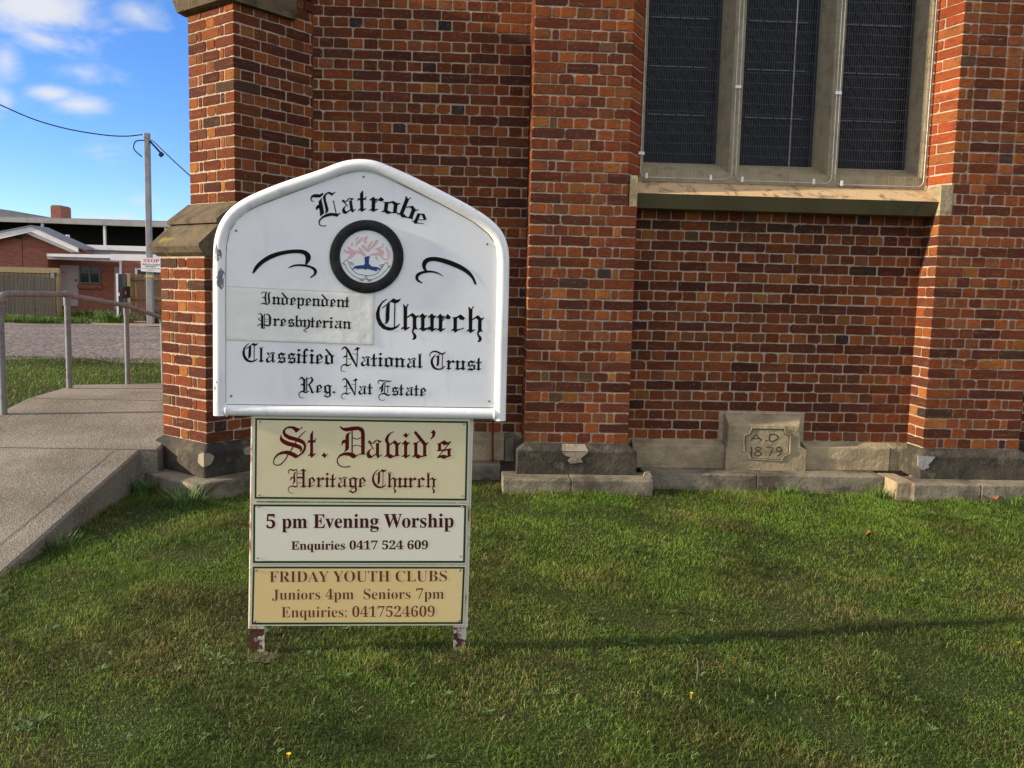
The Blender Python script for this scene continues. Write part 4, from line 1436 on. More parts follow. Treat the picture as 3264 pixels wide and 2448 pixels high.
    q0, q1 = A5((57, 120)), A5((578, 730))
    T.cap('L', *q0, *q1)
    for ch, x, y, xh, an, sx in (('a', 622, 515, 258, -9, 1.02), ('t', 936, 473, 285, -1, 1.0), ('r', 1132, 473, 262, 1, 1.22), ('o', 1342, 498, 232, 7, 1.42), ('b', 1610, 545, 255, 21, 1.32), ('e', 1868, 672, 225, 23, 1.30)):
        px, py = A5((x, y))
        T.glyph(ch, px, py, xh/5.53, an, sx)
    T.flush('lettering', MT['ink'], board)
    C3 = conv(1180, 930, 5.82)
    T.cap('C', *C3((108, 118)), *C3((565, 718)))
    a, b = C3((572, 716)), C3((2110, 772)); T.run('hurch', *a, *b, 333/5.82, 20)
    T.flush('lettering', MT['ink'], board)
    D4 = conv(760, 1080, 5.53)
    T.cap('C', *D4((76, 68)), *D4((348, 414)), 0)
    a, b = D4((360, 412)), D4((1692, 455)); T.run('lassified', *a, *b, 186/5.53, 20)
    T.cap('N', *D4((1802, 130)), *D4((2152, 575)))
    E5 = conv(1140, 1080, 5.267)
    a, b = E5((55, 458)), E5((1090, 494)); T.run('ational', *a, *b, 170/5.267, 20)
    T.cap('T', *E5((1203, 195)), *E5((1478, 522)))
    a, b = E5((1484, 518)), E5((2082, 532)); T.run('rust', *a, *b, 168/5.267, 20)
    T.flush('lettering', MT['ink'], board)
    T.cap('R', *D4((1065, 660)), *D4((1342, 1040)))
    a, b = D4((1358, 950)), D4((1722, 956)); T.run('eg.', *a, *b, 150/5.53, 20)
    T.cap('N', *D4((1815, 685)), *D4((2112, 1058)))
    a, b = E5((14, 933)), E5((250, 936)); T.run('at', *a, *b, 148/5.267, 20)
    T.cap('E', *E5((340, 682)), *E5((572, 1035)))
    a, b = E5((576, 948)), E5((1152, 964)); T.run('state', *a, *b, 148/5.267, 20)
    T.flush('lettering', MT['ink'], board)
    T.bold = 0
    # pen flourishes
    for poly in ([(305, 718), (320, 680), (360, 640), (420, 606), (500, 586), (570, 581), (612, 586), (640, 605), (648, 628), (640, 650), (620, 672), (614, 664), (617, 640), (613, 620), (596, 607), (560, 603), (500, 609), (440, 626), (380, 656), (340, 690), (315, 719)],
                 [(514, 691), (540, 673), (580, 667), (630, 672), (670, 688), (684, 710), (675, 730), (648, 747), (643, 742), (662, 728), (666, 710), (650, 693), (620, 683), (575, 678), (545, 682)],
                 [(1318, 708), (1303, 690), (1300, 662), (1315, 638), (1345, 626), (1390, 626), (1450, 640), (1520, 668), (1575, 705), (1605, 745), (1619, 785), (1607, 784), (1590, 750), (1550, 715), (1490, 685), (1430, 663), (1380, 650), (1345, 652), (1325, 668), (1322, 690), (1330, 704)],
                 [(1425, 739), (1400, 719), (1360, 706), (1310, 706), (1270, 722), (1260, 748), (1272, 768), (1298, 779), (1301, 774), (1284, 762), (1277, 748), (1286, 732), (1320, 719), (1360, 717), (1395, 725)]):
        sm_ = catmull([(x, y, 0) for x, y in poly], 3, True)
        T.shape([Z2((p[0], p[1])) for p in sm_])
        T.flush('flourish', MT['ink'], board)
    T = Lettering(.0074, bold=.55)
    B2 = conv(810, 910, 6.703)
    T.cap('I', *B2((148, 125)), *B2((358, 408)))
    a, b = B2((388, 408)), B2((2040, 474)); T.run('ndependent', *a, *b, 178/6.703, 18)
    T.flush('lettering', MT['ink'], patch)
    T.cap('P', *B2((68, 595)), *B2((365, 920)))
    a, b = B2((408, 866)), B2((2078, 932)); T.run('resbyterian', *a, *b, 172/6.703, 18)
    T.mb.build('lettering', MT['ink'], patch)

    # round emblem in a black ring
    G = conv(1040, 690, 6.635)
    m = MB()
    cx, cy = 853, 848
    rings = []
    prof = [(1.0, .004), (1.0, .012), (.985, .0155), (.93, .0175), (.80, .0175), (.735, .0155), (.718, .011), (.716, .004)]
    nseg = 64
    for k, off in prof:
        rings.append([S(*G((cx+783*k*math.cos(t*2*math.pi/nseg), cy+775*k*math.sin(t*2*math.pi/nseg))), off) for t in range(nseg)])
    v = [p for r_ in rings for p in r_]
    m.add(v, [(k*nseg+(i+1) % nseg, k*nseg+i, (k+1)*nseg+i, (k+1)*nseg+(i+1) % nseg) for k in range(len(prof)-1) for i in range(nseg)])
    ring = m.build('ring', MT['rubber'], board, smooth=True, angle=RAD(40))
    m = MB()
    m.add([S(*G((cx+785*.72*math.cos(t*2*math.pi/nseg), cy+10+775*.72*math.sin(t*2*math.pi/nseg))), .0075) for t in range(nseg)], [tuple(range(nseg-1, -1, -1))])
    disc = m.build('emblem', MT['disc'], board)
    off = .0079
    T = Lettering(off)
    gs = lambda pts, ws: T.stroke([G(p) for p in pts], [w*1.35/6.635 for w in ws])
    for pts, ws in (([(830, 840), (770, 770), (720, 700), (690, 660)], [40, 45, 40, 20]), ([(800, 800), (680, 750), (560, 760), (430, 750), (380, 700)], [40, 40, 60, 40, 20]), ([(600, 760), (520, 850), (450, 890)], [50, 50, 20]), ([(570, 750), (480, 670), (460, 640)], [50, 35, 20]),
                    ([(860, 730), (800, 650), (760, 610)], [20, 45, 40]), ([(870, 740), (900, 640), (980, 520)], [14, 40, 18]), ([(880, 740), (1000, 620), (1085, 500)], [14, 40, 45]), ([(860, 590), (820, 520), (840, 450), (880, 430)], [10, 45, 40, 14]),
                    ([(640, 570), (720, 510), (770, 440)], [30, 45, 20]), ([(630, 640), (640, 570)], [14, 24]), ([(620, 510), (690, 430)], [20, 24]), ([(540, 620), (560, 550)], [40, 20]), ([(930, 815), (1080, 795), (1160, 790), (1180, 740), (1040, 690)], [20, 45, 60, 50, 20]),
                    ([(1050, 850), (1090, 930)], [36, 24]), ([(1150, 820), (1220, 900), (1310, 900), (1320, 780), (1270, 650)], [30, 24, 26, 44, 16]), ([(1070, 680), (1180, 650), (1210, 570)], [22, 24, 10])):
        gs(pts, ws)
    T.mb.build('burning_branches', MT['pink'], disc)
    T = Lettering(off+.0012)
    T.shape([G(p) for p in [(810, 880), (830, 840), (845, 862), (870, 835), (890, 855), (905, 828), (925, 850), (905, 900), (905, 1000), (960, 1055), (1080, 1070), (1150, 1105), (1135, 1135), (1085, 1112), (1065, 1160), (1015, 1145), (940, 1125), (855, 1105), (850, 1130), (810, 1120), (800, 1105), (700, 1105), (670, 1125), (655, 1105), (600, 1095), (570, 1125), (555, 1105), (610, 1050), (700, 1035), (790, 1030), (818, 1000)]])
    T.mb.build('tree_stump', MT['blue'], disc)
    T = Lettering(off+.0018)
    gs = lambda pts, ws: T.stroke([G(p) for p in pts], [w/6.635 for w in ws])
    for pts in ([(370, 975), (420, 915), (460, 940), (520, 1080), (640, 1200), (810, 1245), (830, 1270), (805, 1320), (700, 1310), (560, 1240), (440, 1110), (405, 1020), (350, 985), (390, 1020)],
                [(1310, 1050), (1290, 970), (1230, 1010), (1150, 1120), (1060, 1215), (960, 1245), (865, 1255), (870, 1325), (960, 1332), (1120, 1270), (1250, 1150), (1310, 1070), (1350, 1040), (1320, 1085)],
                [(480, 970), (560, 985), (570, 1030), (520, 1010), (540, 990)], [(1225, 1015), (1140, 1030), (1140, 1070), (1190, 1060), (1170, 1040)], [(705, 1330), (740, 1320), (790, 1360), (740, 1355), (710, 1340)], [(870, 1330), (900, 1370), (950, 1350), (900, 1345)], [(805, 1322), (870, 1325)], [(820, 1250), (865, 1250)]):
        gs(pts, [9]*len(pts))
    T.mb.build('scroll', MT['ink'], disc)

    # three lower panels
    def panel(corners, face, name_label, inset, bw, texts, scr, offp=.003, scr_r=.0048):
        tl, tr, br3, bl3 = [np.array(c, float) for c in corners]
        def q(a, b, k):   # inset by k photo zoom pixels
            return None
        c = (tl+tr+br3+bl3)/4
        def shrink(k):
            out = []
            for p, sx, sy in ((tl, 1, 1), (tr, -1, 1), (br3, -1, -1), (bl3, 1, -1)):
                out.append((p[0]+sx*k, p[1]+sy*k))
            return out
        m = MB()
        m.prism([S(*Z3(p), offp-.006) for p in shrink(0)][::-1], SN*.0055)
        pn = m.build('panel', MT['panel_edge'], root)
        pn['label'] = name_label
        rings = [[S(*Z3(p), offp) for p in shrink(k)] for k in (inset, inset+bw)]
        m = MB()
        m.add(rings[0]+rings[1], [((i+1) % 4, i, 4+i, 4+(i+1) % 4) for i in range(4)])
        m.build('border', MT['green'], pn)
        m = MB()
        m.add([S(*Z3(p), offp+.0001) for p in shrink(inset+bw)], [(3, 2, 1, 0)])
        m.build('face', face, pn)
        for ink, fn in texts:
            T = Lettering(offp+.0006, bold=.35)
            T.end = lambda T=T: T.flush('lettering', ink, pn)
            fn(T)
        screws([Z3(p) for p in scr], scr_r, offp+.001, pn)
        return pn
    S6, S7 = conv(860, 1340, 6.913), conv(1130, 1340, 6.703)

    def t1(T):
        T.cap('S', *S6((78, 122)), *S6((803, 995)))
        a, b = S6((828, 818)), S6((1278, 822)); T.run('t.', *a, *b, 458/6.913, 44)
        T.cap('D', *S6((1475, 120)), *S6((2110, 1035)))
        a, b = S7((255, 806)), S7((1582, 812)); T.run('avid', *a, *b, 390/6.703, 26)
        a, b = S7((1612, 790)), S7((1730, 792)); T.run("'", *a, *b, 372/6.703)
        a, b = S7((1758, 808)), S7((2066, 808)); T.run('s', *a, *b, 380/6.703)
        T.end()
        T.cap('H', *S6((402, 1058)), *S6((815, 1605)))
        a = S6((828, 1474)); b = S7((245, 1434)); T.run('eritage', *a, *b, 234/6.913, 20)
        T.cap('C', *S7((374, 1036)), *S7((684, 1446)))
        a, b = S7((694, 1436)), S7((1748, 1440)); T.run('hurch', *a, *b, 228/6.703, 20)
        T.end()
    panel([(132, 50), (1500, 70), (1490, 597), (128, 585)], MT['cream'], 'cream panel with large maroon church name', 14, 12, [(MT['maroon'], t1)],
          [(177, 86), (1460, 103), (171, 547), (1447, 552)])

    def t2(T):
        V, Fc = text_mesh(serif('5 pm Evening Worship'))
        T.font(V, Fc, *Z3((216, 757)), *Z3((1394, 751)), 86/1.9756, .68)
        T.end()
        V, Fc = text_mesh(serif('Enquiries 0417 524 609'))
        T.font(V, Fc, *Z3((373, 892)), *Z3((1233, 888)), 53/1.9756, .68)
        T.end()
    panel([(124, 597), (1484, 602), (1476, 985), (122, 986)], MT['ivory'], 'pale ivory panel announcing evening worship', 10, 13, [(MT['brown_ink'], t2)],
          [(165, 623), (1449, 622), (160, 943), (1438, 934)])

    def t3(T):
        T.bold = .22
        for body, x0, y0, x1, y1, ch in (('FRIDAY YOUTH CLUBS', 236, 1096, 1352, 1091, 67), ('Juniors 4pm  Seniors 7pm', 252, 1207, 1333, 1201, 64), ('Enquiries: 0417524609', 311, 1318, 1275, 1313, 65)):
            V, Fc = text_mesh(serif(body), -.0115)
            T.font(V, Fc, *Z3((x0, y0)), *Z3((x1, y1)), ch/1.9756, .67)
            T.end()
    panel([(122, 989), (1474, 991), (1460, 1368), (114, 1372)], MT['tan'], 'tan panel listing youth clubs', 9, 12, [(mat('faded_brown_ink', (.15, .045, .022), .7, .1), t3)],
          [(151, 1022), (1433, 1020), (143, 1343), (1428, 1337)], scr_r=.0062)
    return root


church_sign()


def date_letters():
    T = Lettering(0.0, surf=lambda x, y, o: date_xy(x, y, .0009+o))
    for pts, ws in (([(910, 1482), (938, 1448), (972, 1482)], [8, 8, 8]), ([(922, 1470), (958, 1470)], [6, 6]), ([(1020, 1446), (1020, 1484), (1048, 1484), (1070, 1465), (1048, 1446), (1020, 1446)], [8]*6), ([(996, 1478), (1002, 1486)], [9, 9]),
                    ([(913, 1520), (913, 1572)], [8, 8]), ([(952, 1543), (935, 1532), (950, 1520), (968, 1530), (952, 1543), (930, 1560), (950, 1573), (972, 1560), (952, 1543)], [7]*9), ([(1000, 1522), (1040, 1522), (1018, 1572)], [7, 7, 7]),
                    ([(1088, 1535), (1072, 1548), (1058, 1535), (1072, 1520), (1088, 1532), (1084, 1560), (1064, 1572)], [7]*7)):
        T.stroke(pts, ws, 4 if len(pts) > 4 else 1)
    T.mb.build('carved_letter_shade', MT['carved'], date_stone)  # flat dark strips paint the shade and dirt of cut letters


date_letters()


def rod():
    m = MB()
    a = at(1560+10, 1473, 7.40)
    m.tube([(a[0], 7.40, .147), (a[0]-.012, 7.40, .75)], .011, 10)
    tag(m.build('rod', MT['rust'], smooth=True, angle=RAD(50)), 'thin rusty brown rod standing on the plinth ledge behind the sign', 'rod')


rod()

# ------------------------------------------------------------------ handrail beside the path
def handrail():
    root = empty('handrail', (-4.03, 9.4, .5), 'galvanised tube handrail along the far edge of the concrete path', 'handrail')
    X = -4.03
    def z_at(px, py, Y):
        return at(px, py, Y)[2]
    xp = lambda px: None
    # where the line X = const crosses the sight line of each post
    def Yof(px, py):
        d = ray(px, py)
        return X*d[1]/d[0]
    y1, y2, y3, y4 = Yof(8, 1200), Yof(218, 1100), Yof(405, 1100), Yof(519, 1100)
    t1, t2 = z_at(20, 937, y1), z_at(226, 938, y2)
    t3, t4 = z_at(408, 974, y3), z_at(516, 1020, y4)
    m = MB()
    ext = []
    sl = (t3-t2)/(y3-y2)
    run = [(X, y1-.004, t1-.13), (X, y1, t1-.07), (X, y1+.02, t1-.03), (X, y1+.06, t1-.008), (X, y1+.15, t1), (X, y2-.10, t2), (X, y2+.02, t2-.004), (X, y2+.12, t2-.02), (X, y3, t3), (X, y4+.2, t4-.0), (X, 17.2, t4+sl*(17.2-y4)*.6)]
    m.tube(ext+run, .027, 12)
    m.build('rail', MT['pipe'], root, smooth=True, angle=RAD(60))
    for y, t in ((y1, t1-.06), (y2, t2), (y3, t3), (y4, t4), (14.5, t4+sl*(14.5-y4)*.6)):
        m = MB()
        zb = path_profile(y)-.02
        m.tube([(X, y, zb), (X, y, t-.02)], .0285, 12)
        p = m.build('post', MT['pipe'], root, smooth=True, angle=RAD(60))
        m = MB()
        m.tube([(X, y, t-.115), (X, y, t-.10), (X, y, t-.03)], [.033, .034, .036], 12)
        m.tube([(X, y-.06, t), (X, y+.06, t)], .0335, 12)
        m.build('fitting', MT['pipe'], p, smooth=True, angle=RAD(60))


handrail()

# ------------------------------------------------------------------ cottage and yard behind
ZC = conv(0, 600, 3.6875)


def pz(x, y, Y):
    q = ZC((x, y))
    return at(q[0], q[1], Y)


def wall_slab(name, pts, Y, th, material, parent):
    """upright slab facing the yard; outline in zoomed photo positions on the plane Y"""
    m = MB()
    m.prism([pz(x, y, Y) for x, y in pts], (0, th, 0))
    return m.build(name, material, parent)


def cottage():
    Y1, Y2 = 42.4, 43.5
    base = pz(560, 1400, Y2)
    root = empty('cottage', (base[0], Y2, 0), 'low red brick cottage with white barge boards, pale door and flat porch roof', 'house')
    brick = MT['far_brick']
    # gabled wing
    g = wall_slab('gable_wall', [(-900, 760), (365, 490), (905, 745), (905, 772), (560, 772), (560, 1480), (-900, 1480)], Y1, 2.0, brick, root)
    # back wall of the porch with openings left for door and window
    for pts in ([(560, 820), (1405, 845), (1405, 920), (560, 905)], [(905, 905), (935, 905), (935, 1440), (905, 1440)], [(935, 1125), (1185, 1125), (1185, 1440), (935, 1440)], [(1185, 905), (1345, 915), (1345, 1440), (1185, 1440)], [(560, 880), (697, 900), (697, 1440), (560, 1440)], [(935, 895), (1185, 905), (1185, 918), (935, 918)]):
        pass
    w = wall_slab('porch_wall', [(560, 820), (1405, 845), (1405, 1440), (560, 1440)], Y2, .25, brick, root)
    d = wall_slab('door', [(697, 903), (928, 908), (915, 1386), (722, 1384)], Y2-.05, .06, MT['pale_door'], root)
    m = MB()
    a, b = pz(893, 1062, Y2-.12), pz(900, 1098, Y2-.05)
    m.box(tuple(a[[0, 1]])+(b[2],), (b[0], Y2-.04, a[2]))
    m.box((a[0]-.10, Y2-.12, (a[2]+b[2])/2-.012), (b[0], Y2-.09, (a[2]+b[2])/2+.012))
    m.build('handle', MT['charcoal'], d)
    m = MB()
    a = pz(715, 985, Y2-.07); b = pz(775, 991, Y2-.05)
    m.box((a[0], Y2-.075, b[2]), (b[0], Y2-.048, a[2]))
    m.build('hinge', MT['charcoal'], d)
    m = MB()
    a, b = pz(930, 912, Y2), pz(1188, 1126, Y2)
    for (x0, z0, x1, z1) in ((a[0], b[2], a[0]+.07, a[2]), (b[0]-.07, b[2], b[0], a[2]), (a[0]+.07, b[2], b[0]-.07, b[2]+.07), (a[0]+.07, a[2]-.07, b[0]-.07, a[2]), ((a[0]+b[0])/2-.04, b[2]+.07, (a[0]+b[0])/2+.04, a[2]-.07)):
        m.box((x0, Y2-.07, z0), (x1, Y2+.01, z1))
    zm = pz(1060, 990, Y2)[2]
    m.box((a[0]+.07, Y2-.06, zm-.025), ((a[0]+b[0])/2-.04, Y2+.01, zm+.025))
    m.box(((a[0]+b[0])/2+.04, Y2-.06, zm-.025), (b[0]-.07, Y2+.01, zm+.025))
    win = m.build('window', mat('window_grey', (.16, .17, .165), .6), root)
    m = MB()
    m.box((a[0]+.03, Y2-.03, b[2]+.03), (b[0]-.03, Y2-.012, a[2]-.03))
    m.build('pane', MT['dark_glass'], win)
    m = MB()
    a, b = pz(905, 1130, Y2-.15), pz(1190, 1182, Y2-.15)
    n = 14
    for i in range(n):
        x0 = a[0]+(b[0]-a[0])*i/n
        m.box((x0+.006, Y2-.16-.01*(i % 2), b[2]), (x0+(b[0]-a[0])/n-.006, Y2+.02, a[2]))
    m.build('window_sill', MT['far_brick'], win)
    # brighter brick end wall with its own opening and white corner strip
    e = wall_slab('end_wall', [(1420, 838), (2400, 860), (2400, 1440), (1420, 1440)], Y2-1.2, .25, brick, root)
    wall_slab('corner_strip', [(1402, 845), (1424, 845), (1424, 1430), (1408, 1430)], Y2-1.3, .12, MT['white_trim'], root)
    wall_slab('door', [(1345, 925), (1402, 925), (1402, 1430), (1345, 1430)], Y2-.09, .06, MT['pale_door'], root)
    m = MB()
    for pts in ([(1585, 940), (1900, 950), (1900, 965), (1585, 955)], [(1585, 955), (1612, 956), (1612, 1060), (1585, 1060)]):
        m.prism([pz(x, y, Y2-1.26) for x, y in pts], (0, .08, 0))
    wn = m.build('window', MT['white_trim'], root)
    m = MB()
    m.prism([pz(x, y, Y2-1.225) for x, y in [(1612, 960), (2100, 966), (2100, 1080), (1612, 1080)]], (0, .02, 0))
    m.build('pane', MT['dark_glass'], wn)
    # barge boards and the pale roof of the gabled wing
    wall_slab('barge_board', [(-900, 800), (-900, 700), (365, 448), (915, 700), (915, 752), (365, 512)], Y1-.45, .06, MT['white_trim'], root)
    m = MB()
    A, Bq, Cq = pz(-900, 690, Y1-.5), pz(365, 446, Y1-.5), pz(922, 700, Y1-.5)
    up = np.array([0, 1.7, 0])
    m.prism([A, Bq, Bq+up, A+up], (0, 0, .05))
    m.prism([Bq, Cq, Cq+up, Bq+up], (0, 0, .05))
    m.build('roof', MT['roof_grey'], root)
    m = MB()
    q = pz(300, 530, Y1)
    m.prism([pz(x, y, Y1-.42) for x, y in [(300, 528), (365, 512), (905, 748), (840, 755)]], (0, .42, 0))
    m.build('soffit', MT['grey_trim'], root)
    m = MB()
    m.prism([pz(x, y, Y1-.02) for x, y in [(180, 560), (260, 568), (258, 600), (180, 594)]], (0, .03, 0))
    vt = m.build('vent', MT['charcoal'], g)
    m = MB()
    m.prism([pz(x, y, Y1-.015) for x, y in [(257, 600), (263, 600), (270, 935), (264, 935)]], (0, .02, 0))
    m.build('joint', MT['rust'], g)
    # porch roof fascias, one behind another
    wall_slab('fascia', [(548, 768), (1305, 780), (1305, 822), (552, 800)], Y2-1.9, .08, MT['white_trim'], root)
    wall_slab('fascia_board', [(552, 800), (1305, 822), (1330, 862), (560, 832)], Y2-1.8, 1.6, MT['grey_trim'], root)
    wall_slab('fascia', [(1298, 772), (2400, 790), (2400, 870), (1298, 845)], Y2-2.3, .10, MT['white_trim'], root)
    wall_slab('upper_fascia', [(835, 658), (1300, 672), (2400, 700), (2400, 765), (1300, 728), (835, 712)], Y2+.6, .10, MT['white_trim'], root)
    wall_slab('upper_wall', [(900, 712), (2400, 750), (2400, 800), (900, 775)], Y2+.75, .2, MT['grey_trim'], root)
    m = MB()
    m.box(tuple(pz(850, 1000, Y2)[[0]])+(Y2+.9, pz(850, 712, Y2+.6)[2]), (pz(2400, 700, Y2)[0], Y2+9, pz(850, 712, Y2+.6)[2]+.06))
    m.build('flat_roof', MT['roof_grey'], root)
    m = MB()
    a = pz(800, 660, Y2+.3)
    m.tube([(a[0], Y2+.3, a[2]-.4), (a[0], Y2+.3, pz(800, 548, Y2+.3)[2])], .085, 10)
    m.build('flue', MT['white_trim'], root, smooth=True, angle=RAD(50))


cottage()


def shed():
    Y = 58.0
    a = pz(1000, 400, Y)
    root = empty('open_shed', (a[0], Y, 0), 'long open shed with grey gutter beam, white posts and black back wall', 'shed')
    wall_slab('beam', [(-1200, 300), (0, 340), (520, 352), (1600, 385), (2900, 420), (2900, 478), (1600, 448), (520, 408), (0, 392), (-1200, 360)], Y, .5, MT['grey_trim'], root)
    wall_slab('back_wall', [(-1200, 345), (2900, 440), (2900, 1000), (-1200, 1000)], Y+3.5, .2, MT['dark'], root)
    m = MB()
    p = [pz(-1200, 305, Y+.4), pz(2900, 425, Y+.4)]
    m.prism([p[0], p[1], p[1]+np.array([0, 6, .4]), p[0]+np.array([0, 6, .4])], (0, 0, .06))
    m.build('roof', MT['roof_grey'], root)
    for x0, x1, yt in ((484, 506, 405), (1214, 1238, 432), (1935, 1955, 455), (-250, -228, 390)):
        m = MB()
        a, b = pz(x0, yt, Y+.15), pz(x1, yt, Y+.15)
        m.box((a[0], Y+.1, -.1), (b[0], Y+.3, a[2]))
        m.build('post', MT['white_trim'], root)
    # steeper roof rising behind it
    Y3 = 66.0
    root2 = empty('grey_roofed_hall', (pz(0, 300, Y3)[0], Y3+4, 0), 'hall with sloping grey sheet roof behind the open shed', 'hall')
    m = MB()
    pr = [pz(-1300, 60, Y3), pz(105, 258, Y3), pz(112, 278, Y3), pz(480, 345, Y3), pz(480, 420, Y3), pz(-1300, 420, Y3)]
    m.prism(pr, (0, 10, 0))
    m.build('roof', MT['roof_grey'], root2)
    m = MB()
    a, b = pz(-1300, 420, Y3), pz(478, 420, Y3)
    m.box((a[0], Y3+.05, 0), (b[0], Y3+9.9, a[2]-.004))
    m.build('wall', MT['far_brick'], root2)
    Y4 = 63.0
    m = MB()
    a, b, c = pz(597, 360, Y4), pz(716, 360, Y4), pz(597, 212, Y4)
    m.box((a[0], Y4, 0), (b[0], Y4+1.6, c[2]))
    ch = m.build('brick_chimney', MT['far_brick'])
    tag(ch, 'square brick chimney stack rising above the open shed roof', 'chimney')
    m = MB()
    d = pz(597, 195, Y4)[2]
    m.loft([[(a[0], Y4, c[2]), (b[0], Y4, c[2]), (b[0], Y4+1.6, c[2]), (a[0], Y4+1.6, c[2])], [(a[0]+.08, Y4+.08, d), (b[0]-.08, Y4+.08, d), (b[0]-.08, Y4+1.5, d), (a[0]+.08, Y4+1.5, d)]])
    m.build('mossy_cap', mat('moss', (.10, .11, .04), .95, noise=[(3, 4, (.16, .10, .06), .5, .7)]), ch)


shed()


def fences():
    # grey paling fence in front of a newer timber one
    Y = 36.0
    root = empty('paling_fence', (pz(300, 1440, Y)[0], Y, 0), 'weathered grey paling fence of close thin pickets', 'fence')
    m = MB()
    x0, x1 = pz(-900, 1300, Y)[0], pz(648, 1300, Y)[0]
    n = 92
    rr = random.Random(2)
    for i in range(n):
        a = x0+(x1-x0)*i/n
        w = (x1-x0)/n
        u = i/n
        px = -900+1548*u
        top = pz(px, 1012+max(0, (px-250)/400)*42+rr.random()*5, Y)[2]
        m.box((a+.007, Y+rr.random()*.012, -.05), (a+w-.007, Y+.03, top))
    m.build('pickets', MT['fence_grey'], root)
    m = MB()
    m.box((x0, Y+.034, .35), (x1, Y+.08, .44)); m.box((x0, Y+.034, 1.0), (x1, Y+.08, 1.09))
    m.build('rail', MT['fence_grey'], root)
    Y = 37.2
    root = empty('timber_fence', (pz(400, 1400, Y)[0], Y, 0), 'new yellow timber fence with flat capping rail behind grey pickets', 'fence')
    m = MB()
    x0, x1 = pz(-900, 1000, Y)[0], pz(708, 1000, Y)[0]
    n = 60
    for i in range(n):
        a = x0+(x1-x0)*i/n
        m.box((a+.004, Y+.02*(i % 2), -.05), (a+(x1-x0)/n-.004, Y+.02*(i % 2)+.02, pz(300, 960, Y)[2]))
    m.build('boards', MT['fence_new'], root)
    m = MB()
    za, zb = pz(0, 922, Y)[2], pz(0, 985, Y)[2]
    m.box((x0, Y-.06, zb), (x1, Y-.004, za))
    m.build('capping_rail', MT['fence_new'], root)
    m = MB()
    a, b = pz(595, 982, Y-.1), pz(638, 1050, Y-.1)
    m.box((a[0], Y-.11, -.05), (b[0], Y-.065, a[2]))
    m.build('steel_post', MT['steel_pole'], root)
    m = MB()
    a, b = pz(682, 940, Y), pz(714, 1400, Y)
    m.box((a[0], Y-.09, -.05), (b[0], Y-.062, a[2]))
    m.build('end_post', MT['fence_new'], root)
    # brown fence by the gate
    Y = 36.5
    root = empty('gate_fence', (pz(1700, 1480, Y)[0], Y, 0), 'brown board fence with two rails beside the charcoal gate post', 'fence')
    m = MB()
    x0, x1 = pz(1482, 1200, Y)[0], pz(2600, 1200, Y)[0]
    n = 44
    for i in range(n):
        a = x0+(x1-x0)*i/n
        m.box((a+.012, Y+.01*(i % 2), -.05), (a+(x1-x0)/n-.004, Y+.03, pz(1700, 1008+3*(i % 3), Y)[2]))
    m.build('boards', MT['fence_brown'], root)
    m = MB()
    for yy in (1062, 1290):
        z = pz(1700, yy, Y)[2]
        m.box((x0, Y-.05, z-.06), (x1, Y-.003, z+.06))
    m.build('rail', MT['fence_brown'], root)
    m = MB()
    a, b = pz(1478, 998, Y-.1), pz(1530, 998, Y-.1)
    m.box((a[0], Y-.16, -.05), (b[0], Y-.055, a[2]))
    m.build('end_post', MT['fence_new'], root)
    Y = 35.0
    root = empty('gate_post', (pz(1425, 1520, Y)[0], Y, 0), 'charcoal steel gate post with white edge and black letterbox', 'gate post')
    m = MB()
    a, b, c = pz(1388, 1008, Y), pz(1478, 1018, Y), pz(1425, 1522, Y)
    m.box((a[0], Y, -.05), (b[0], Y+.12, a[2]))
    m.build('panel', MT['charcoal'], root)
    m = MB()
    d = pz(1365, 1008, Y)
    m.box((d[0], Y-.02, -.05), (a[0]-.003, Y+.14, a[2]+.02))
    m.build('edge_strip', MT['white_trim'], root)
    m = MB()
    a, b = pz(1420, 1150, Y-.3), pz(1502, 1290, Y-.3)
    m.box((a[0], Y-.30, b[2]), (b[0], Y-.004, a[2]))
    lb = m.build('letterbox', MT['dark'], root)
    bv = lb.modifiers.new('bevel', 'BEVEL'); bv.width = .04; bv.segments = 3
    m = MB()
    a, b = pz(1470, 1212, Y-.31), pz(1486, 1246, Y-.31)
    m.box((a[0], Y-.312, b[2]), (b[0], Y-.302, a[2]))
    m.build('label_plate', MT['sign_red'], root)
    m = MB()
    a, b = pz(1394, 1228, Y-.02), pz(1406, 1266, Y-.02)
    m.box((a[0], Y-.03, b[2]), (b[0], Y-.002, a[2]))
    m.build('catch', MT['white_trim'], root)


fences()


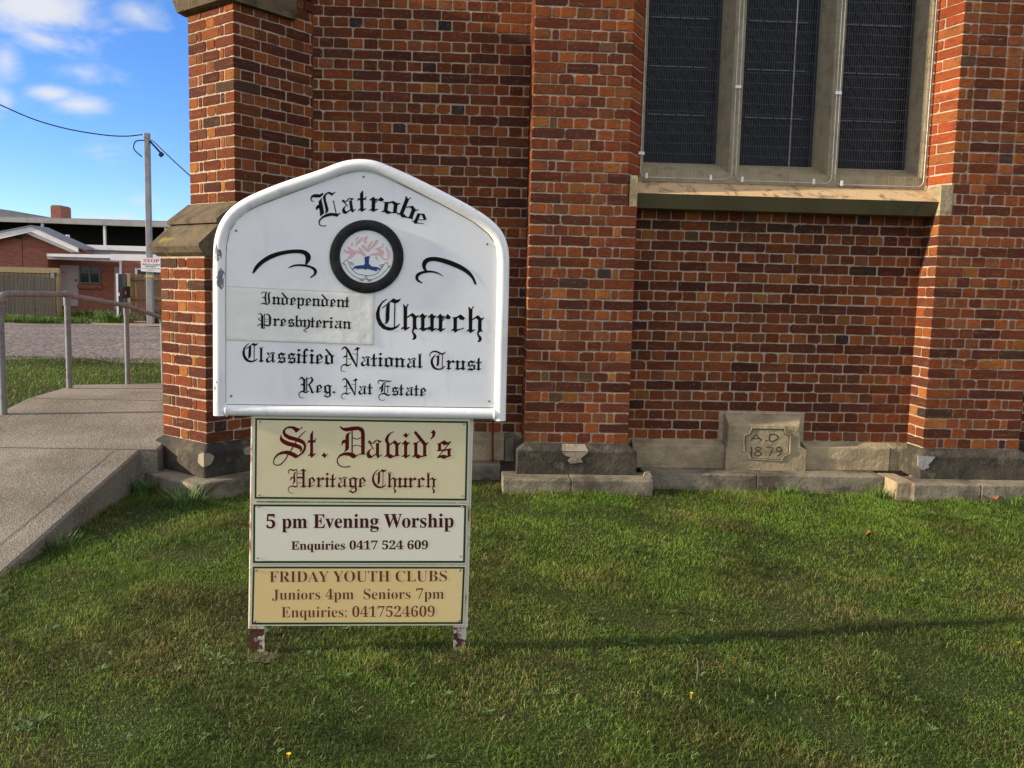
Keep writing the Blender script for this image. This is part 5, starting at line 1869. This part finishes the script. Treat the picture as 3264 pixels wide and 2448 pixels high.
def pole():
    Y = 34.0
    b = pz(1770, 1497, Y)
    top = at(464.5, 424, Y)
    root = empty('power_pole', (b[0], Y, 0), 'tall square grey steel pole carrying service cables', 'pole')
    w = 9.2/F*Y
    m = MB()
    m.box((b[0]-w, Y-w, -.1), (b[0]+w, Y+w, pz(1760, 1000, Y)[2]))
    zt = top[2]
    m.box((b[0]-w*.86, Y-w*.86, pz(1760, 1000, Y)[2]+.002), (b[0]+w*.86, Y+w*.86, zt))
    pl = m.build('shaft', MT['steel_pole'], root)
    bv = pl.modifiers.new('bevel', 'BEVEL'); bv.width = .02; bv.segments = 2
    m = MB()
    z0, z1 = pz(1755, 1046, Y)[2], pz(1755, 1024, Y)[2]
    m.box((b[0]-w-.008, Y-w-.008, z0), (b[0]+w+.008, Y+w+.008, z1))
    m.build('yellow_band', MT['yellow_tape'], root)
    m = MB()
    X = b[0]
    m.tube(catmull([(X-.05, Y-w-.02, zt-.28), (X-.36, Y-w-.05, zt-.34), (X-.42, Y-w-.05, zt-.62), (X-.15, Y-w-.03, zt-.88)], 6), .022, 6)
    m.tube([(X+w, Y, zt-.30), (X+.5, Y, zt-.72)], .035, 6)
    m.tube([(X+.46, Y, zt-.72), (X+.54, Y, zt-.80)], .09, 8)
    m.build('insulator', MT['cable'], root)
    # cables
    def cable(pts, label, end=None):
        m = MB()
        P = catmull(pts, 10)+([end] if end is not None else [])
        m.tube(P, .021, 6)
        tag(m.build('service_cable', MT['cable'], smooth=True), label, 'cable', 'cables on the steel pole')
    Yc = lambda px, py, Y_: at(px, py, Y_)
    cable([Yc(-420, 140, 24), Yc(-200, 245, 27), Yc(0, 334, 30), Yc(110, 381, 31.2), Yc(220, 412, 32.3), Yc(330, 430, 33.2), Yc(400, 434, 33.6), Yc(455, 429, 34)], 'sagging black cable running from the pole top out past the clouds')
    cable([Yc(470, 452, 34), Yc(486, 449, 33.5), Yc(520, 481, 31.0), Yc(570, 528, 27.5), Yc(612, 566, 24.5), Yc(690, 638, 20.5)], 'straight black cable dropping from the pole to the church wall', np.array([-1.66, 15.6, 3.0]))
    # board fixed to the pole
    Ys = Y-w-.05
    m = MB()
    cor = [(1655, 815), (1893, 822), (1888, 990), (1657, 975)]
    m.prism([pz(x, y, Ys) for x, y in cor], (0, .03, 0))
    sg = m.build('warning_sign', MT['sign_white'])
    tag(sg, 'white board on the steel pole reading STOP private church property', 'sign')
    def surf(x, y, o):
        return at(x, y, Ys-.004-o)
    V, Fc = text_mesh(serif('STOP'))
    T = Lettering(0, surf)
    T.font(V, Fc, *ZC((1686, 868)), *ZC((1868, 873)), 40/3.6875, .68)
    T.mb.build('lettering', MT['sign_red'], sg)
    T = Lettering(0, surf)
    for body, x0, y0, x1, y1, ch in (('PRIVATE CHURCH', 1668, 903, 1884, 911, 19), ('PROPERTY', 1706, 927, 1834, 930, 17), ('NO UNAUTHORISED', 1672, 945, 1880, 952, 9), ('PARKING', 1722, 965, 1816, 969, 9)):
        V, Fc = text_mesh(serif(body))
        T.font(V, Fc, *ZC((x0, y0)), *ZC((x1, y1)), ch/3.6875, .68)
        T.flush('lettering', MT['ink'], sg)


pole()


# ------------------------------------------------------------------ grass and weeds
def blades(name, P, hgt, wid, lean, tone, material, tip=.25):
    """many grass blades as one mesh. P: (n,3) roots"""
    n = len(P)
    ang = rng.uniform(0, 2*np.pi, n)
    la = rng.uniform(0, 2*np.pi, n)
    d = np.stack([np.cos(ang), np.sin(ang), np.zeros(n)], 1)
    l = np.stack([np.cos(la), np.sin(la), np.zeros(n)], 1)*lean[:, None]
    up = np.array([0, 0, 1.0])
    h, w = hgt[:, None], wid[:, None]
    a0, a1 = P-d*w/2, P+d*w/2
    m = P+l*h*.35+up*h*.6
    m0, m1 = m-d*w*.42, m+d*w*.42
    t = P+l*h*1.0+up*h*(1-.35*np.minimum(lean, 1.3))[:, None]
    V = np.stack([a0, a1, m0, m1, t], 1).reshape(-1, 3)
    me = bpy.data.meshes.new(name)
    nv = 5*n
    me.vertices.add(nv)
    me.vertices.foreach_set('co', V.astype(np.float32).ravel())
    b = np.arange(n)[:, None]*5
    quad = b+np.array([[0, 1, 3, 2]])
    tri = b+np.array([[2, 3, 4]])
    loops = np.concatenate([quad, tri], 1).ravel()
    me.loops.add(7*n)
    me.loops.foreach_set('vertex_index', loops.astype(np.int32))
    me.polygons.add(2*n)
    st = np.stack([np.arange(n)*7, np.arange(n)*7+4], 1).ravel()
    me.polygons.foreach_set('loop_start', st.astype(np.int32))
    me.materials.append(material)
    me.update(calc_edges=True)
    at_ = me.attributes.new('tone', 'FLOAT_COLOR', 'POINT')
    c = np.ones((n, 5, 4), dtype=np.float32)
    c[:, :, :3] = tone[:, None, :]
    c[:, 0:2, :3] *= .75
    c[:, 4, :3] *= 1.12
    at_.data.foreach_set('color', c.ravel())
    o = bpy.data.objects.new(name, me)
    COL.objects.link(o)
    return o


def grass_material():
    m = bpy.data.materials.new('grass_blade')
    m.use_nodes = True
    nt = m.node_tree
    bs = nt.nodes['Principled BSDF']
    a = node(nt, 'ShaderNodeAttribute')
    a.attribute_name = 'tone'
    nt.links.new(a.outputs['Color'], bs.inputs['Base Color'])
    bs.inputs['Roughness'].default_value = .55
    bs.inputs['Specular IOR Level'].default_value = .25
    tr = node(nt, 'ShaderNodeBsdfTranslucent')
    nt.links.new(a.outputs['Color'], tr.inputs['Color'])
    mx = node(nt, 'ShaderNodeMixShader')
    mx.inputs[0].default_value = .35
    out = nt.nodes['Material Output']
    nt.links.new(bs.outputs[0], mx.inputs[1])
    nt.links.new(tr.outputs[0], mx.inputs[2])
    nt.links.new(mx.outputs[0], out.inputs['Surface'])
    return m


MT['grass'] = grass_material()


def smooth_noise(x, y, seed, scale):
    r = np.random.default_rng(seed)
    s = np.zeros_like(x)
    for k in range(7):
        a = r.uniform(0, 2*np.pi)
        f = scale*(.6+1.6*r.random())
        s += np.sin((x*np.cos(a)+y*np.sin(a))*f+r.uniform(0, 6.28))
    return s/7**.5/.71


def in_footprint(x, y):
    """True where stone or concrete covers the lawn"""
    w = (y > 7.02) & (x > -1.9)
    w |= (x > .285) & (x < 1.495) & (y > 6.785)
    w |= (x > 3.47) & (y > 6.785)
    w |= (x < path_right(y)+.005) & (x > -4.12) & (y > 2.6)
    p = np.stack([x-BC[0], y-BC[1]], 1)
    u = p@BU[:2]; v = p@BV[:2]
    w |= (u > -.25) & (u < BW+.125) & (v > -.25)
    w |= (u < -.2) & (v > .0) & (y > 7.2)
    return w


def lawn_grass():
    parts = []
    # view fan: dense near the camera, and thinner and coarser away from it
    for (y0, y1, dens, hs, ws) in ((1.7, 3.2, 20000, 1.0, 1.0), (3.2, 5.0, 14000, 1.05, 1.15), (5.0, 7.1, 9000, 1.15, 1.35)):
        xl = lambda y: -.62*y-.35
        xr = lambda y: .72*y+.5
        n = int((xr(y1)-xl(y1))*(y1-y0)*dens)
        x = rng.uniform(xl(y1), xr(y1), n); y = rng.uniform(y0, y1, n)
        k = (x > xl(y)) & (x < xr(y)) & ~in_footprint(x, y)
        # thin the sward in places
        th = smooth_noise(x, y, 4, 3.2)
        k &= rng.random(n) < np.clip(.86-.22*th, .35, 1)
        parts.append((x[k], y[k], hs, ws))
    # a coarser margin just outside the view
    y = rng.uniform(1.0, 7.1, 60000); x = rng.uniform(-6.5, 8.5, 60000)
    k = ((x < -.62*y-.35) | (x > .72*y+.5)) & (x > -.62*y-2.2) & (x < .72*y+2.4) & ~in_footprint(x, y)
    parts.append((x[k], y[k], 1.2, 2.2))
    x = np.concatenate([p[0] for p in parts]); y = np.concatenate([p[1] for p in parts])
    hs = np.concatenate([np.full(len(p[0]), p[2]) for p in parts]); ws = np.concatenate([np.full(len(p[0]), p[3]) for p in parts])
    n = len(x)
    patchy = smooth_noise(x, y, 1, 1.1)
    fine = smooth_noise(x, y, 2, 5.5)
    clump = smooth_noise(x, y, 3, 14.0)
    h = (.017+.012*rng.random(n))*hs*(1+.20*fine+.25*clump*(rng.random(n) > .3))
    # longer where the mower does not reach: against stone and path edge
    near = np.zeros(n)
    near = np.maximum(near, np.clip(1-(7.05-y)/.42, 0, 1)*(x > -1.7))
    near = np.maximum(near, np.clip(1-(6.79-y)/.24, 0, 1)*((x > .2) & (x < 1.6) | (x > 3.4)))
    pe = x-path_right(y)
    near = np.maximum(near, np.clip(1-pe/.16, 0, 1)*.9)
    p = np.stack([x-BC[0], y-BC[1]], 1); u = p@BU[:2]; v = p@BV[:2]
    near = np.maximum(near, np.clip(1-(-.25-v)/.22, 0, 1)*(v < -.2)*(u > -.5)*(u < .9))
    near = np.maximum(near, np.clip(1-(-.25-u)/.2, 0, 1)*(u < -.2)*(v > -.4)*(v < 1.0))
    h *= 1+near*1.35*rng.random(n)**1.2
    h = np.clip(h, .010, .12)
    w = (.0017+.0018*rng.random(n))*ws
    lean = .35+.75*rng.random(n)
    lush = np.clip((y-4.4)/2.4, 0, 1)
    base = np.array([.130, .184, .026])
    tone = np.repeat(base[None], n, 0)
    k = np.clip(.5+.45*patchy, 0, 1)[:, None]
    tone = tone*(1-k)+np.array([.092, .154, .022])*k
    tone = tone*(1-.75*lush[:, None])+np.array([.122, .222, .024])*.75*lush[:, None]
    dry = np.clip(.135+.24*fine+.24*smooth_noise(x, y, 9, 2.2)-.22*lush, 0, .8)
    isdry = rng.random(n) < dry*.75
    dcol = np.array([.20, .16, .058])*(.6+.8*rng.random((n, 1)))
    tone[isdry] = dcol[isdry]
    tone *= (.60+.75*rng.random((n, 1)))*np.clip(1.08+.17*smooth_noise(x, y, 21, 8.0)+.12*smooth_noise(x, y, 22, 2.6)+.13*smooth_noise(x, y, 23, 22.0), .4, 1.7)[:, None]
    pale = rng.random(n) < .012
    h[pale] *= 1.25
    tone[pale] = np.array([.33, .36, .13])*(.7+.5*rng.random((pale.sum(), 1)))
    z = lawn_z(x, y)
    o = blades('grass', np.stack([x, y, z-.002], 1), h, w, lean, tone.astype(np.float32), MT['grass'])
    tag(o, 'short patchy green and brown lawn grass in front of the church', 'grass', kind='stuff')


lawn_grass()


def far_grass():
    n = 60000
    x = rng.uniform(-16, -3.9, n); y = rng.uniform(4.5, 18.6, n)
    k = (x < -4.11) & (x > -.60*y-.6)
    x, y = x[k], y[k]
    n = len(x)
    h = .035+.03*rng.random(n)
    w = .008+.005*rng.random(n)
    f = smooth_noise(x, y, 12, 1.5)[:, None]
    tone = np.array([.115, .175, .026])*(1+.25*f)*(.7+.6*rng.random((n, 1)))
    o = blades('verge_grass', np.stack([x, y, np.zeros(n)], 1), h, w, .3+.6*rng.random(n), tone.astype(np.float32), MT['grass'])
    tag(o, 'strip of mown green grass between path and gravel yard', 'grass', kind='stuff')
    n = 26000
    x = rng.uniform(-23, -8, n); y = rng.uniform(32.8, 42.5, n)
    f = smooth_noise(x, y, 15, .9)+.35*smooth_noise(x, y, 16, 3)
    track = np.abs(x-(-11.9-(y-32.6)*.45)) < 1.5+.35*f
    k = (f > -.5) & ~track & (y > 33.2-.8*f)
    x, y, f = x[k], y[k], f[k]
    n = len(x)
    h = (.09+.12*rng.random(n))*(1+.5*np.clip(f, 0, 2))
    w = .025+.02*rng.random(n)
    tone = np.array([.075, .13, .022])*(.6+.7*rng.random((n, 1)))*(1+.2*f[:, None])
    o = blades('rough_grass', np.stack([x, y, np.zeros(n)], 1), h, w, .3+.7*rng.random(n), tone.astype(np.float32), MT['grass'])
    tag(o, 'rough weedy grass at the foot of the fences and cottage', 'grass', kind='stuff')


far_grass()


def tuft(name, label, loc, n, hmin, hmax, spread, tone, wid=.006, group=None):
    r = np.random.default_rng(int(abs(loc[0]*1000)+abs(loc[1])*77))
    a = r.uniform(0, 2*np.pi, n)
    d = spread*np.sqrt(r.random(n))
    P = np.stack([loc[0]+d*np.cos(a), loc[1]+d*np.sin(a), np.full(n, loc[2])], 1)
    V, Fq, colr = [], [], []
    mb = MB()
    for i in range(n):
        out = np.array([math.cos(a[i]), math.sin(a[i]), 0])+.5*(r.random(3)-.5)
        out[2] = 0
        h = hmin+(hmax-hmin)*r.random()
        ln = .25+.9*d[i]/spread*r.random()
        w = wid*(.6+.8*r.random())
        side = np.array([-out[1], out[0], 0]); side /= np.linalg.norm(side)+1e-9
        pts = []
        for k in range(4):
            t = k/3
            c = P[i]+out*h*ln*t**1.6+np.array([0, 0, h*(t-.28*ln*t*t)])
            ww = w*(1, .95, .65, .05)[k]/2
            pts += [c-side*ww, c+side*ww]
        tn = np.array(tone)*(.65+.75*r.random())
        mb.add(pts, [(0, 1, 3, 2), (2, 3, 5, 4), (4, 5, 7, 6)], 0, tuple(tn))
    o = mb.build(name, MT['weed'], attr=True)
    return tag(o, label, 'grass tuft', group)


G1 = 'long grass tufts at stone and path edges'
bp = at(590, 1590, 6.35)
tuft('grass_tuft', 'bushy grass tuft against the front corner of the buttress footing', (at(590, 1590, 6.32)[0], 6.34, .0), 150, .08, .20, .13, (.085, .15, .04), .008, G1)
tuft('grass_tuft', 'grass tuft halfway up the edge of the concrete path', (-2.40, 5.25, .0), 110, .05, .13, .10, (.085, .14, .04), .006, G1)
tuft('grass_tuft', 'small weed tuft in the corner between path end and plinth', (-2.44, 6.72, .0), 60, .07, .16, .07, (.075, .16, .05), .014, G1)
tuft('grass_tuft', 'grass tuft below the carved date stone', (2.62, 6.98, .0), 60, .05, .12, .10, (.09, .16, .03), .006, G1)
tuft('grass_tuft', 'grass tuft at the side of the right pier footing', (3.36, 6.93, .0), 90, .05, .14, .13, (.10, .18, .03), .006, G1)
tuft('grass_tuft', 'grass tuft by the fallen leaf at the right pier footing', (4.42, 6.70, .0), 60, .05, .12, .10, (.10, .18, .03), .006, G1)
tuft('weed_clump', 'bright green weed clump beside the charcoal gate post', (pz(1330, 1520, 34.6)[0], 34.7, 0), 420, .15, .55, .80, (.075, .15, .025), .035)
tuft('weed_clump', 'dark green weed clump in front of the cottage porch', (pz(1020, 1520, 38)[0], 38.0, 0), 420, .15, .50, 1.15, (.05, .10, .02), .035)
tuft('weed_clump', 'dark green weed clump at the foot of the steel pole', (pz(1840, 1490, 34.5)[0], 35.0, 0), 220, .2, .7, .55, (.03, .06, .018), .04)


def rosettes():
    """flat broad-leaved weeds in the lawn, too many to tell apart"""
    mb = MB()
    r = random.Random(8)
    spots = []
    for _ in range(260):
        y = 2.0+4.5*r.random()**1.25
        x = (-.55+1.15*r.random())*y
        spots.append((x, y, .010+.022*r.random()**1.5))
    for px, py, s in ((690, 2120, .035), (730, 2135, .03), (980, 2100, .03), (120, 2330, .05), (90, 2350, .04), (1300, 2200, .035), (1420, 2220, .03), (1870, 2330, .03), (1010, 2180, .03), (260, 1990, .03), (560, 2160, .03)):
        d = ray(px, py); t = -CAM[2]/d[2]
        q = CAM+d*t
        spots.append((q[0], q[1], s))
    arr = np.array([(a, b) for a, b, _ in spots])
    bad = in_footprint(arr[:, 0], arr[:, 1])
    for (x, y, s), b in zip(spots, bad):
        if b:
            continue
        n = r.randint(4, 8)
        z0 = float(lawn_z(np.array(x), np.array(y)))+.010
        t0 = np.array(r.choice([(.075, .125, .035), (.10, .15, .055), (.065, .12, .028)]))*(.7+.6*r.random())
        for i in range(n):
            a = 2*math.pi*(i+.5*r.random())/n
            o = np.array([math.cos(a), math.sin(a), 0]); sd_ = np.array([-o[1], o[0], 0])
            L = s*(.7+.6*r.random()); w = L*.30
            c = np.array([x, y, z0])
            rise = .3+.4*r.random()
            pts = [c, c+o*L*.45-sd_*w*.5+np.array([0, 0, L*rise*.8]), c+o*L*.45+sd_*w*.5+np.array([0, 0, L*rise*.8]), c+o*L*.8-sd_*w*.45+np.array([0, 0, L*rise]), c+o*L*.8+sd_*w*.45+np.array([0, 0, L*rise]), c+o*L+np.array([0, 0, L*rise*.8])]
            mb.add(pts, [(0, 1, 2), (1, 3, 4, 2), (3, 5, 4)], 0, tuple(t0*(.8+.4*r.random())))
    tag(mb.build('lawn_weeds', MT['weed'], attr=True), 'small broad leaved weeds scattered through the lawn', 'weeds', kind='stuff')


rosettes()
for foot_x, lab in ((0.02, 'short dry grass tuft round the left foot of the sign'), (.86, 'short dry grass tuft round the right foot of the sign')):
    q = SO+SD*foot_x
    tuft('grass_tuft', lab, (q[0], q[1]-.03, 0.0), 90, .02, .055, .10, (.13, .13, .04), .004, G1)
for foot_x in (0.02, .86):
    q = SO+SD*foot_x
    m_ = MB()
    rr_ = random.Random(foot_x)
    ring_ = [(q[0]+(.055+.06*rr_.random())*math.cos(t*math.pi/8), q[1]-.03+(.045+.045*rr_.random())*math.sin(t*math.pi/8), float(lawn_z(q[0], q[1]))+.003) for t in range(16)]
    m_.add(ring_+[(q[0], q[1], float(lawn_z(q[0], q[1]))+.009)], [(i, (i+1) % 16, 16) for i in range(16)])
    tag(m_.build('bare_soil', mat('bare_soil', (.075, .060, .036), .97, noise=[(40, 5, (.17, .13, .08), .45, .7)], bump=[(60, .02)])), kind='structure')


def small_things():
    def gpt(px, py):
        d = ray(px, py)
        return CAM+d*(-CAM[2]/d[2])
    def flower(px, py, r_, label):
        p = gpt(px, py)
        m = MB()
        c = p+np.array([0, 0, .024])
        for i in range(9):
            a = 2*math.pi*i/9
            o = np.array([math.cos(a), math.sin(a), .25]); s_ = np.array([-o[1], o[0], 0])
            m.add([c, c+o*r_*.8-s_*r_*.3, c+o*r_, c+o*r_*.8+s_*r_*.3], [(0, 1, 2, 3)])
        m.tube([p, c], .0015, 5)
        tag(m.build('yellow_flower', MT['yellow']), label, 'flower', 'yellow flowers in the lawn')
    flower(2203, 2228, .008, 'yellow flower in the lawn right of the sign, beside a dry stalk')
    flower(558, 2052, .006, 'tiny yellow flower in the lawn left of the sign')
    flower(3246, 2064, .008, 'yellow flower at the far right edge of the lawn')
    flower(920, 2425, .009, 'yellow flower nearest the bottom of the photo')
    def leaf(px, py, s, label, ang):
        p = gpt(px, py)
        m = MB()
        n = 10
        r = random.Random(int(px))
        o = np.array([math.cos(ang), math.sin(ang), 0]); q = np.array([-o[1], o[0], 0])
        ring = []
        for i in range(n):
            t = 2*math.pi*i/n
            k = s*(1+.3*(r.random()-.5))
            ring.append(p+o*k*math.cos(t)+q*k*.55*math.sin(t)+np.array([0, 0, .03+.02*math.cos(2*t)+.012*r.random()]))
        m.add(ring+[p+np.array([0, 0, .022])], [(i, (i+1) % n, n) for i in range(n)])
        return tag(m.build('fallen_leaf', MT['dry_leaf']), label, 'leaf', 'fallen leaves')
    leaf(3155, 1598, .075, 'curled brown fallen leaf against the right pier footing', .3)
    leaf(2768, 1717, .035, 'small reddish leaf lying in the lawn below the window', 1.2)
    leaf(2792, 1566, .04, 'brown leaf on the grass below the panel by the right pier', 2.0)
    p = gpt(2222, 2172)
    m = MB()
    m.tube([p, p+np.array([.004, 0, .05]), p+np.array([-.006, 0, .10])], [.006, .005, .002], 6)
    tag(m.build('plant_stalk', MT['fence_grey'], smooth=True), 'single dark dry stalk standing in the lawn right of the sign', 'stalk')
    m = MB()
    b = at(2045, 1490, 6.93)
    m.loft([[(1.435, 6.93, .128), (1.51, 6.93, .128), (1.50, 6.99, .128), (1.44, 6.99, .128)], [(1.445, 6.935, .165), (1.485, 6.94, .170), (1.48, 6.985, .168), (1.45, 6.985, .16)]])
    tag(m.build('stone_chip', MT['plinth_mid']), 'loose pale stone chip on the footing beside the middle pier', 'stone')


small_things()
